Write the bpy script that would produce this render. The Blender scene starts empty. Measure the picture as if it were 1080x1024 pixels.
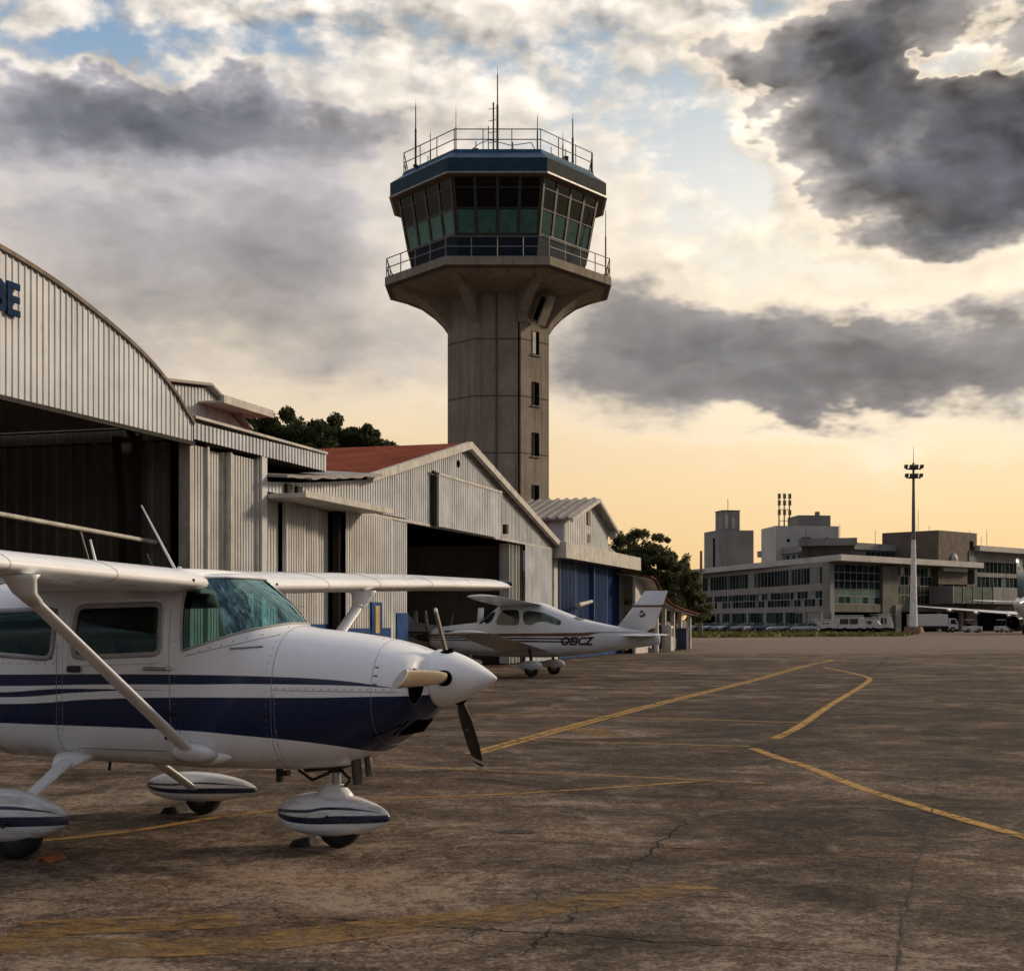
# Small airport apron at sunset: parked light aircraft, hangars, control tower, terminal.
import bpy, bmesh, math, random
from mathutils import Vector, Matrix
R = math.radians
random.seed(7)
scene = bpy.context.scene
col = scene.collection
PI = math.pi

# ------------------------------------------------------------------ objects
def tag(o, label=None, cat=None, group=None, kind=None):
    if label: o['label'] = label
    if cat: o['category'] = cat
    if group: o['group'] = group
    if kind: o['kind'] = kind
    return o

def empty(name, loc=(0, 0, 0), rz=0, label=None, cat=None, group=None):
    o = bpy.data.objects.new(name, None)
    o.empty_display_size = .3
    col.objects.link(o)
    o.location = loc
    o.rotation_euler = (0, 0, rz)
    return tag(o, label, cat, group)

def copy_tree(o, parent=None):
    c = o.copy()
    col.objects.link(c)
    c.parent = parent
    for ch in list(o.children):
        copy_tree(ch, c)
    return c

class MB:
    """collects simple shapes into ONE mesh"""
    def __init__(s, mx=None):
        s.v = []; s.f = []; s.mx = mx; s.sm = []
    def add(s, vs, fs, smooth=False):
        b = len(s.v)
        for p in vs:
            p = Vector(p)
            s.v.append(s.mx @ p if s.mx else p)
        for q in fs:
            s.f.append([b + i for i in q]); s.sm.append(smooth)
        return s
    def box(s, x0, x1, y0, y1, z0, z1):
        vs = [(x, y, z) for x in (x0, x1) for y in (y0, y1) for z in (z0, z1)]
        return s.add(vs, [(0, 1, 3, 2), (4, 6, 7, 5), (0, 4, 5, 1), (2, 3, 7, 6), (0, 2, 6, 4), (1, 5, 7, 3)])
    def prism(s, pts, n0, n1, axis='y'):
        """2D polygon extruded: axis y -> pts are (x,z); axis z -> (x,y); axis x -> (y,z)"""
        def mk(p, t):
            return (p[0], t, p[1]) if axis == 'y' else ((p[0], p[1], t) if axis == 'z' else (t, p[0], p[1]))
        n = len(pts)
        vs = [mk(p, n0) for p in pts] + [mk(p, n1) for p in pts]
        fs = [tuple(range(n)), tuple(range(2 * n - 1, n - 1, -1))]
        for i in range(n):
            j = (i + 1) % n
            fs.append((i, i + n, j + n, j))
        return s.add(vs, fs)
    def tube(s, p0, p1, r0, r1=None, seg=8, cap=True, flat=1.0, fdir=None):
        r1 = r0 if r1 is None else r1
        p0, p1 = Vector(p0), Vector(p1)
        d = (p1 - p0).normalized()
        up = Vector(fdir) if fdir else (Vector((0, 0, 1)) if abs(d.z) < .9 else Vector((1, 0, 0)))
        a = (up - d * up.dot(d)).normalized()
        b = d.cross(a)
        vs = []
        for p, r in ((p0, r0), (p1, r1)):
            for i in range(seg):
                t = 2 * PI * i / seg
                vs.append(p + a * (r * math.cos(t)) + b * (r * flat * math.sin(t)))
        fs = [(i, (i + 1) % seg, (i + 1) % seg + seg, i + seg) for i in range(seg)]
        s.add(vs, fs, True)
        if cap:
            s.add(vs[:seg], [tuple(range(seg))[::-1]]); s.add(vs[seg:], [tuple(range(seg))])
        return s
    def path(s, pts, r, seg=6):
        for a, b in zip(pts, pts[1:]):
            s.tube(a, b, r, r, seg)
        return s
    def loft(s, rings, closed=True, cap=(True, True), smooth=True):
        n = len(rings[0]); vs = [p for r in rings for p in r]; fs = []
        m = n if closed else n - 1
        for k in range(len(rings) - 1):
            for i in range(m):
                j = (i + 1) % n
                fs.append((k * n + i, k * n + j, (k + 1) * n + j, (k + 1) * n + i))
        if cap[0]: fs.append(tuple(range(n))[::-1])
        if cap[1]: fs.append(tuple((len(rings) - 1) * n + i for i in range(n)))
        return s.add(vs, fs, smooth)
    def lathe(s, prof, seg=24, axis='x', c=(0, 0, 0), cap=(True, True)):
        """prof: (t along axis, radius)"""
        rings = []
        for t, r in prof:
            ring = []
            for i in range(seg):
                a = 2 * PI * i / seg
                p, q = r * math.cos(a), r * math.sin(a)
                v = (t, p, q) if axis == 'x' else ((q, t, p) if axis == 'y' else (p, q, t))
                ring.append((v[0] + c[0], v[1] + c[1], v[2] + c[2]))
            rings.append(ring)
        return s.loft(rings, True, cap)
    def ribbed(s, x0, x1, zb, zt, y=0, pitch=.25, depth=.03, prof=(0, .3, .4, .9), shear=None):
        """corrugated sheet in the xz plane, ribs stand out towards -y.
        zb / zt : functions of x (or numbers)"""
        fb = zb if callable(zb) else (lambda x: zb)
        ft = zt if callable(zt) else (lambda x: zt)
        xs = []
        n = max(1, int(round((x1 - x0) / pitch)))
        p = (x1 - x0) / n
        for k in range(n):
            b = x0 + k * p
            xs += [(b + prof[0] * p, 0), (b + prof[1] * p, 0), (b + prof[2] * p, depth), (b + prof[3] * p, depth)]
        xs.append((x1, 0))
        vs = []
        for x, d in xs:
            vs.append((x, y - d, fb(x))); vs.append((x, y - d, ft(x)))
        fs = [(2 * i, 2 * i + 2, 2 * i + 3, 2 * i + 1) for i in range(len(xs) - 1)]
        return s.add(vs, fs)
    def build(s, name, mat=None, parent=None, bevel=0, autosmooth=None, mats=None):
        me = bpy.data.meshes.new(name)
        me.from_pydata([tuple(v) for v in s.v], [], s.f)
        me.polygons.foreach_set('use_smooth', s.sm)
        bm = bmesh.new(); bm.from_mesh(me)
        if len(s.f) > 1: bmesh.ops.recalc_face_normals(bm, faces=bm.faces)
        bm.to_mesh(me); bm.free()
        me.update()
        o = bpy.data.objects.new(name, me)
        if mat: me.materials.append(mat)
        col.objects.link(o)
        if parent is not None: o.parent = parent
        if bevel:
            m = o.modifiers.new('bevel', 'BEVEL'); m.width = bevel; m.segments = 2; m.limit_method = 'ANGLE'
            m.harden_normals = False
        return o

def raw_mesh(name, vs, fs, mat, parent=None, smooth=True):
    me = bpy.data.meshes.new(name)
    me.from_pydata([tuple(v) for v in vs], [], fs)
    me.polygons.foreach_set('use_smooth', [smooth] * len(fs))
    me.materials.append(mat); me.update()
    o = bpy.data.objects.new(name, me); col.objects.link(o)
    if parent is not None: o.parent = parent
    return o

def text_obj(name, body, size, mat, parent, loc, rot, extrude=.01, bold=.0, shear=0):
    cu = bpy.data.curves.new(name, 'FONT')
    cu.body = body; cu.size = size; cu.extrude = extrude; cu.offset = bold; cu.shear = shear
    cu.align_x = 'LEFT'
    t = bpy.data.objects.new('tmp', cu); col.objects.link(t)
    bpy.context.view_layer.update()
    me = bpy.data.meshes.new_from_object(t.evaluated_get(bpy.context.evaluated_depsgraph_get()))
    bpy.data.objects.remove(t)
    me.materials.clear(); me.materials.append(mat)
    o = bpy.data.objects.new(name, me); col.objects.link(o)
    o.parent = parent; o.location = loc; o.rotation_euler = rot
    return o

def pchip(xs, ys):
    """monotone-ish cubic interpolation"""
    n = len(xs)
    d = [(ys[i + 1] - ys[i]) / (xs[i + 1] - xs[i]) for i in range(n - 1)]
    m = [d[0]] + [0 if d[i - 1] * d[i] <= 0 else 2 * d[i - 1] * d[i] / (d[i - 1] + d[i]) for i in range(1, n - 1)] + [d[-1]]
    def fn(x):
        x = min(max(x, xs[0]), xs[-1])
        i = 0
        while i < n - 2 and x > xs[i + 1]: i += 1
        h = xs[i + 1] - xs[i]; t = (x - xs[i]) / h
        return ((1 + 2 * t) * (1 - t) ** 2 * ys[i] + t * (1 - t) ** 2 * h * m[i]
                + t * t * (3 - 2 * t) * ys[i + 1] + t * t * (t - 1) * h * m[i + 1])
    return fn

# ------------------------------------------------------------------ materials
class G:
    """tiny node-graph builder"""
    def __init__(s, tree):
        s.dims = '3D'; s.t = tree; s.n = tree.nodes; s.l = tree.links
    def node(s, typ, **kw):
        n = s.n.new(typ)
        for k, v in kw.items(): setattr(n, k, v)
        return n
    def put(s, sock, val):
        if hasattr(val, 'is_output'): s.l.new(val, sock)
        elif val is not None: sock.default_value = val
    def m(s, op, a, b=None, c=None, clamp=False):
        n = s.node('ShaderNodeMath', operation=op, use_clamp=clamp)
        s.put(n.inputs[0], a)
        if b is not None: s.put(n.inputs[1], b)
        if c is not None: s.put(n.inputs[2], c)
        return n.outputs[0]
    def ss(s, x, a, b):
        n = s.node('ShaderNodeMapRange', interpolation_type='SMOOTHSTEP')
        s.put(n.inputs['Value'], x); n.inputs['From Min'].default_value = a; n.inputs['From Max'].default_value = b
        return n.outputs[0]
    def lin(s, x, a, b, c=0, d=1):
        n = s.node('ShaderNodeMapRange')
        s.put(n.inputs['Value'], x)
        for k, v in zip(('From Min', 'From Max', 'To Min', 'To Max'), (a, b, c, d)): n.inputs[k].default_value = v
        return n.outputs[0]
    def mix(s, f, a, b, blend='MIX'):
        n = s.node('ShaderNodeMix', data_type='RGBA', blend_type=blend)
        s.put(n.inputs[0], f)
        for sock, v in ((n.inputs[6], a), (n.inputs[7], b)):
            s.put(sock, (*v, 1) if isinstance(v, tuple) and len(v) == 3 else v)
        return n.outputs[2]
    def noise(s, vec, scale, detail=4, rough=.55, dist=0, w=None):
        n = s.node('ShaderNodeTexNoise', noise_dimensions=s.dims)
        if vec is not None: s.l.new(vec, n.inputs['Vector'])
        n.inputs['Scale'].default_value = scale; n.inputs['Detail'].default_value = detail
        n.inputs['Roughness'].default_value = rough; n.inputs['Distortion'].default_value = dist
        return n.outputs[0]
    def ramp(s, f, stops):
        n = s.node('ShaderNodeValToRGB'); e = n.color_ramp.elements
        while len(e) < len(stops): e.new(.5)
        for el, (p, c) in zip(e, stops):
            el.position = p; el.color = (*c, 1) if len(c) == 3 else c
        s.put(n.inputs[0], f)
        return n.outputs[0]
    def obj(s): return s.node('ShaderNodeTexCoord').outputs['Object']
    def scale(s, vec, sc, rot=None, loc=None):
        n = s.node('ShaderNodeMapping'); s.l.new(vec, n.inputs[0]); n.inputs['Scale'].default_value = sc
        if rot: n.inputs['Rotation'].default_value = rot
        if loc: n.inputs['Location'].default_value = loc
        return n.outputs[0]
    def sep(s, vec):
        n = s.node('ShaderNodeSeparateXYZ'); s.l.new(vec, n.inputs[0]); return n.outputs
    def comb(s, x, y, z=0):
        n = s.node('ShaderNodeCombineXYZ')
        for i, v in enumerate((x, y, z)): s.put(n.inputs[i], v)
        return n.outputs[0]
    def curve(s, x, pts, x0, x1):
        """piecewise function of x given as points (x, value)"""
        lo = min(p[1] for p in pts); hi = max(p[1] for p in pts)
        if hi - lo < 1e-6: hi = lo + 1e-3
        n = s.node('ShaderNodeFloatCurve'); c = n.mapping.curves[0]
        q = [((px - x0) / (x1 - x0), (pv - lo) / (hi - lo)) for px, pv in pts]
        while len(c.points) < len(q): c.points.new(.5, .5)
        for p, (a, b) in zip(c.points, q): p.location = (a, b); p.handle_type = 'AUTO_CLAMPED'
        n.mapping.update()
        s.put(n.inputs['Value'], s.lin(x, x0, x1))
        return s.m('MULTIPLY_ADD', n.outputs[0], hi - lo, lo)
    def bump(s, h, strength=.3, dist=.02):
        n = s.node('ShaderNodeBump'); n.inputs['Strength'].default_value = strength; n.inputs['Distance'].default_value = dist
        s.put(n.inputs['Height'], h); return n.outputs[0]

def new_mat(name):
    m = bpy.data.materials.new(name); m.use_nodes = True
    m.node_tree.nodes.clear()
    g = G(m.node_tree)
    out = g.node('ShaderNodeOutputMaterial')
    b = g.node('ShaderNodeBsdfPrincipled')
    g.l.new(b.outputs[0], out.inputs[0])
    return m, g, b, out

def pmat(name, colr, rough=.5, metal=0, var=.18, scale=2.5, bump=.0, bscale=60, streak=None, dirt=None, dirt_amt=.4, coat=0, spec=None):
    """painted / plain surface with tonal variation, optional vertical streaks and dirt"""
    m, g, b, out = new_mat(name)
    o = g.obj()
    n1 = g.noise(o, scale, 5, .6)
    c = g.mix(g.ss(n1, .3, .7), tuple(x * (1 - var) for x in colr), tuple(min(1, x * (1 + var)) for x in colr))
    if streak:
        v = g.scale(o, (streak, streak, streak * .06))
        n2 = g.noise(v, 1, 4, .6)
        c = g.mix(g.m('MULTIPLY', g.ss(n2, .5, .72), dirt_amt), c, dirt or tuple(x * .4 for x in colr))
    if dirt and not streak:
        n3 = g.noise(o, scale * 1.7, 7, .65)
        c = g.mix(g.m('MULTIPLY', g.ss(n3, .52, .75), dirt_amt), c, dirt)
    g.put(b.inputs['Base Color'], c)
    g.put(b.inputs['Roughness'], g.lin(g.noise(o, scale * 3, 4), .3, .7, max(.02, rough - .08), min(1, rough + .1)))
    b.inputs['Metallic'].default_value = metal
    if coat: b.inputs['Coat Weight'].default_value = coat; b.inputs['Coat Roughness'].default_value = .08
    if spec is not None: b.inputs['Specular IOR Level'].default_value = spec
    if bump:
        g.put(b.inputs['Normal'], g.bump(g.noise(o, bscale, 6, .65), bump, .01))
    return m

def glass_mat(name, tint, gloss=(.9, .95, .95), ior=1.5, extra=.02, rough=.02):
    m, g, b, out = new_mat(name)
    g.n.remove(b)
    tr = g.node('ShaderNodeBsdfTransparent'); tr.inputs[0].default_value = (*tint, 1)
    gl = g.node('ShaderNodeBsdfGlossy'); gl.inputs[0].default_value = (*gloss, 1); gl.inputs['Roughness'].default_value = rough
    fr = g.node('ShaderNodeFresnel'); fr.inputs[0].default_value = ior
    f = g.m('ADD', fr.outputs[0], extra, clamp=True)
    mx = g.node('ShaderNodeMixShader'); g.put(mx.inputs[0], f)
    g.l.new(tr.outputs[0], mx.inputs[1]); g.l.new(gl.outputs[0], mx.inputs[2]); g.l.new(mx.outputs[0], out.inputs[0])
    return m

# ------------------------------------------------------------------ sky
SUN_AZ, SUN_EL = R(66), R(21)          # azimuth measured from +Y towards +X
def make_world():
    w = bpy.data.worlds.new('World'); scene.world = w; w.use_nodes = True
    t = w.node_tree; t.nodes.clear(); g = G(t); g.dims = '2D'
    out = g.node('ShaderNodeOutputWorld'); bg = g.node('ShaderNodeBackground')
    g.l.new(bg.outputs[0], out.inputs[0]); bg.inputs[1].default_value = .1
    sky = g.node('ShaderNodeTexSky', sky_type='NISHITA'); sky.sun_disc = False
    sky.sun_elevation = SUN_EL; sky.sun_rotation = SUN_AZ
    sky.air_density = 1.2; sky.dust_density = 3.0
    d = g.node('ShaderNodeTexCoord').outputs['Generated']
    x, y, z = g.sep(d)
    lxy = g.m('SQRT', g.m('ADD', g.m('MULTIPLY', x, x), g.m('MULTIPLY', y, y)))
    az = g.m('ARCTAN2', x, y)
    el = g.m('DIVIDE', z, g.m('MAXIMUM', lxy, .05))
    elc = g.m('MINIMUM', el, 3.0)
    # noise coordinates: flattened towards the horizon as real cloud layers are
    fl = g.m('POWER', g.m('MAXIMUM', g.m('ADD', elc, .04), .0001), .62)
    P = g.comb(g.m('MULTIPLY', az, 1.15), g.m('MULTIPLY', fl, 2.1), 0)
    # domain warp
    wn = g.node('ShaderNodeTexNoise', noise_dimensions='2D'); g.l.new(P, wn.inputs['Vector']); wn.inputs['Scale'].default_value = 9
    wn.inputs['Detail'].default_value = 4; wn.inputs['Roughness'].default_value = .6
    wsep = g.node('ShaderNodeSeparateColor'); g.l.new(wn.outputs['Color'], wsep.inputs[0])
    wx = g.m('SUBTRACT', wsep.outputs[0], .5); wy = g.m('SUBTRACT', wsep.outputs[1], .5)
    A = g.m('MULTIPLY_ADD', wx, .13, az); V = g.m('MULTIPLY_ADD', wy, .085, elc)
    # large cloud banks: (azimuth, elevation tan, half widths, weight)
    BANKS = [(0.2763, 0.3475, 0.1013, 0.0574, 0.98), (0.2257, 0.3949, 0.0743, 0.0338, 0.75), (0.3407, 0.2959, 0.0506, 0.0506, 0.9), (0.2638, 0.3357, 0.0506, 0.0473, 0.3), (0.3012, 0.2837, 0.0743, 0.0236, 0.4), (-0.2763, 0.3488, 0.1013, 0.023, 0.5), (-0.1607, 0.3466, 0.1148, 0.027, 0.4), (-0.3316, 0.3352, 0.0473, 0.0243, 0.25), (-0.2888, 0.2621, 0.1891, 0.0743, 0.31), (-0.1342, 0.2576, 0.1283, 0.0743, 0.3), (-0.3134, 0.1766, 0.1621, 0.0608, 0.22), (-0.0808, 0.1918, 0.108, 0.0405, 0.18), (0.2063, 0.1804, 0.1891, 0.0446, 0.52), (0.1176, 0.1978, 0.0878, 0.0365, 0.34), (0.3012, 0.1696, 0.1148, 0.0405, 0.38), (0.1738, 0.153, 0.0743, 0.0135, 0.25), (0.1009, 0.2284, 0.0675, 0.0203, 0.25), (0.2919, 0.3848, 0.0311, 0.0189, -1.1), (0.2732, 0.3283, 0.0176, 0.0176, -0.55), (0.3467, 0.3779, 0.0203, 0.0135, -0.5), (0.1409, 0.3376, 0.054, 0.0473, -0.75), (0.2385, 0.2428, 0.1148, 0.0203, -0.35), (-0.2732, 0.3901, 0.0743, 0.0149, -0.6)]
    AV = g.comb(A, V, 0)
    tot = None
    for (ba, bv, ra, rv, wt) in BANKS:
        mad = g.node('ShaderNodeVectorMath', operation='MULTIPLY_ADD'); g.l.new(AV, mad.inputs[0])
        mad.inputs[1].default_value = (1 / ra, 1 / rv, 0); mad.inputs[2].default_value = (-ba / ra, -bv / rv, 0)
        dt = g.node('ShaderNodeVectorMath', operation='DOT_PRODUCT'); g.l.new(mad.outputs[0], dt.inputs[0]); g.l.new(mad.outputs[0], dt.inputs[1])
        e = g.m('POWER', .3679, dt.outputs['Value'])
        tot = g.m('MULTIPLY', e, wt) if tot is None else g.m('MULTIPLY_ADD', e, wt, tot)
    def fbm(off, sc, det, ro):
        v = P
        if off:
            n = g.node('ShaderNodeVectorMath', operation='ADD'); g.l.new(P, n.inputs[0]); n.inputs[1].default_value = off; v = n.outputs[0]
        return g.noise(v, sc, det, ro, .0)
    def puffs(off):
        v = PW_
        if off:
            n = g.node('ShaderNodeVectorMath', operation='ADD'); g.l.new(PW_, n.inputs[0]); n.inputs[1].default_value = off; v = n.outputs[0]
        vo = g.node('ShaderNodeTexVoronoi', voronoi_dimensions='2D', feature='F1'); g.l.new(v, vo.inputs['Vector'])
        vo.inputs['Scale'].default_value = 9; vo.inputs['Detail'].default_value = 2; vo.inputs['Roughness'].default_value = .55; vo.inputs['Lacunarity'].default_value = 2.3
        vo.normalize = True
        return g.m('SUBTRACT', 1, vo.outputs['Distance'])
    pw = g.node('ShaderNodeVectorMath', operation='MULTIPLY_ADD'); g.l.new(wn.outputs['Color'], pw.inputs[0]); pw.inputs[1].default_value = (.075, .075, 0); g.l.new(P, pw.inputs[2])
    PW_ = pw.outputs[0]
    def body(off, det):
        return g.m('ADD', g.m('MULTIPLY', fbm(off, 7, det, .52), .62), g.m('MULTIPLY', g.m('SUBTRACT', puffs(off), .28), .62))
    n1 = body(None, 4)
    n1s = body((.012, .018, 0), 3)
    relief = g.m('SUBTRACT', n1, n1s)
    n3 = fbm((3, 1, 0), 24, 4, .6)
    rel2 = g.m('MULTIPLY', g.m('SUBTRACT', n3, .5), .35)
    rel = g.m('ADD', g.m('MULTIPLY', relief, 2.2), g.m('MULTIPLY', rel2, 1.0))
    n2 = g.m('SUBTRACT', n1, .5)
    nf = g.m('SUBTRACT', n3, .5)
    # outside of the banks (behind and above the viewer) let noise make its own clouds
    away = g.ss(g.m('ABSOLUTE', az), .45, .8)
    big = g.m('MULTIPLY', g.m('SUBTRACT', g.noise(P, 2.2, 2, .5), .42), g.m('MULTIPLY', away, 2.2))
    high = g.m('MULTIPLY', g.ss(elc, .46, .8), .35)
    right = g.ss(az, .02, .16)
    amp = g.m('MAXIMUM', g.lin(el, .31, .41, .30, 1.0), g.m('MULTIPLY', right, g.lin(el, .16, .30, .42, 1.15)))
    near_bank = g.lin(g.ss(g.m('ABSOLUTE', tot), .0, .3), 0, 1, .35, 1)
    D = g.m('ADD', g.m('ADD', tot, g.m('ADD', big, high)), g.m('MULTIPLY', g.m('ADD', g.m('MULTIPLY', n2, 1.15), g.m('MULTIPLY', nf, .46)), g.m('MULTIPLY', amp, g.m('MAXIMUM', near_bank, away))))
    # clear air behind the clouds
    base = g.ramp(g.lin(el, 0, .5), [(0, (.96, .62, .27)), (.12, (1.0, .70, .35)), (.28, (1.0, .79, .50)), (.42, (.96, .87, .72)), (.58, (.74, .82, .88)), (.78, (.34, .50, .66)), (1, (.18, .32, .50))])
    hz = g.ss(az, -.5, .35)
    base = g.mix(1, base, g.mix(hz, (.86, .86, .92), (1.04, 1.0, .96)), 'MULTIPLY')
    nis = g.node('ShaderNodeMix', data_type='RGBA'); nis.inputs[0].default_value = .12
    sc = g.node('ShaderNodeVectorMath', operation='SCALE'); g.l.new(sky.outputs[0], sc.inputs[0]); sc.inputs['Scale'].default_value = .1
    g.l.new(base, nis.inputs[6]); g.l.new(sc.outputs[0], nis.inputs[7]); base = nis.outputs[2]
    # away from the sunset the low sky is a dull blue grey
    bk = g.ramp(g.lin(el, 0, .8), [(0, (.17, .17, .18)), (.3, (.30, .31, .34)), (1, (.36, .42, .52))])
    base = g.mix(g.m('MULTIPLY', g.lin(y, .75, -.1), .9), base, bk)
    # thin bright veil
    veil_n = g.m('ADD', g.m('MULTIPLY', n2, 1.5), g.m('ADD', g.m('MULTIPLY', nf, .9), g.m('MULTIPLY', tot, 1.0)))
    veil = g.m('MULTIPLY', g.ss(veil_n, -.30, .24), g.ss(el, .12, .26))
    lift = g.m('ADD', .83, g.m('MULTIPLY', g.m('MULTIPLY', rel, amp), 1.5))
    vcol = g.mix(g.ss(el, .12, .34), (1.0, .80, .55), (1.0, .90, .79))
    vs = g.node('ShaderNodeVectorMath', operation='SCALE'); g.l.new(vcol, vs.inputs[0]); g.put(vs.inputs['Scale'], lift)
    c = g.mix(g.m('MULTIPLY', veil, .92), base, vs.outputs[0])
    # thick banks
    dark = g.ramp(g.lin(D, .1, 1.35), [(0, (.98, .86, .70)), (.10, (.74, .65, .56)), (.24, (.475, .43, .40)), (.40, (.315, .29, .28)), (.62, (.185, .178, .185)), (1, (.085, .09, .115))])
    cool = g.m('MULTIPLY', g.ss(az, .05, -.2), g.ss(el, .17, .33))
    dark = g.mix(g.m('MULTIPLY', cool, .9), dark, g.mix(1, dark, (.93, 1.0, 1.16), 'MULTIPLY'))
    ds = g.node('ShaderNodeVectorMath', operation='SCALE'); g.l.new(dark, ds.inputs[0])
    g.put(ds.inputs['Scale'], g.m('MULTIPLY', g.m('ADD', 1.0, g.m('MULTIPLY', g.m('MULTIPLY', rel, amp), 1.7)), g.lin(g.noise(P, 5, 2, .5), .3, .7, .84, 1.16)))
    soft = g.ss(el, .30, .22)
    alpha = g.m('ADD', g.m('MULTIPLY', g.ss(D, .12, .42), g.m('SUBTRACT', 1, soft)), g.m('MULTIPLY', g.ss(D, .02, .62), soft))
    c = g.mix(alpha, c, ds.outputs[0])
    # glow where the sun stands behind the clouds
    ga = g.m('DIVIDE', g.m('SUBTRACT', az, .30), .26); gv = g.m('DIVIDE', g.m('SUBTRACT', el, .27), .17)
    gq = g.m('EXPONENT', g.m('MULTIPLY', g.m('ADD', g.m('MULTIPLY', ga, ga), g.m('MULTIPLY', gv, gv)), -1))
    gl = g.m('MULTIPLY', gq, g.m('SUBTRACT', 1, g.m('MULTIPLY', alpha, .93)))
    c = g.mix(g.m('MULTIPLY', gl, .42), c, (1.3, 1.12, .84))
    rim = g.m('MULTIPLY', g.m('MULTIPLY', alpha, g.m('SUBTRACT', 1, alpha)), 4)
    ga2 = g.m('EXPONENT', g.m('MULTIPLY', g.m('MULTIPLY', g.m('SUBTRACT', az, .28), g.m('SUBTRACT', az, .28)), -16))
    c = g.mix(g.m('MULTIPLY', g.m('MULTIPLY', rim, ga2), .45), c, (1.25, 1.06, .80))
    # below the horizon: dull earth
    c = g.mix(g.ss(z, -.004, -.06), c, (.10, .085, .07))
    # behind the viewer the sky is duller than the sunset side
    back = g.lin(y, -.6, .5, .72, 1.0)
    c = g.mix(g.m('MULTIPLY', g.lin(y, .6, -.2), g.ss(z, -.02, .1)), c, (.90, .98, 1.10), 'MULTIPLY')
    top = g.lin(z, .42, .85, 1.0, 1.75)
    fs = g.node('ShaderNodeVectorMath', operation='SCALE'); g.l.new(c, fs.inputs[0]); g.put(fs.inputs['Scale'], g.m('MULTIPLY', g.m('MULTIPLY', back, top), 10.0))
    g.l.new(fs.outputs[0], bg.inputs[0])
    try:
        w.cycles.sampling_method = 'NONE'
    except Exception: pass
make_world()

sl = bpy.data.lights.new('sun', 'SUN'); sl.energy = 2.8; sl.angle = R(7); sl.color = (1.0, .80, .56)
so = bpy.data.objects.new('sun', sl); col.objects.link(so)
sd = Vector((math.sin(SUN_AZ) * math.cos(SUN_EL), math.cos(SUN_AZ) * math.cos(SUN_EL), math.sin(SUN_EL)))
so.rotation_euler = (-sd).to_track_quat('-Z', 'Y').to_euler()
so.location = (40, -10, 40)

cd = bpy.data.cameras.new('camera'); co = bpy.data.objects.new('camera', cd); col.objects.link(co)
co.location = (0, 0, 1.7); co.rotation_euler = (R(90), 0, 0)
cd.sensor_width = 36; cd.sensor_fit = 'HORIZONTAL'; cd.lens = 36 * 1481 / 1080; cd.shift_y = 143 / 1080
cd.clip_start = .1; cd.clip_end = 12000
scene.camera = co
scene.view_settings.view_transform = 'Standard'; scene.view_settings.look = 'None'
scene.view_settings.exposure = 0; scene.view_settings.gamma = 1

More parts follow.
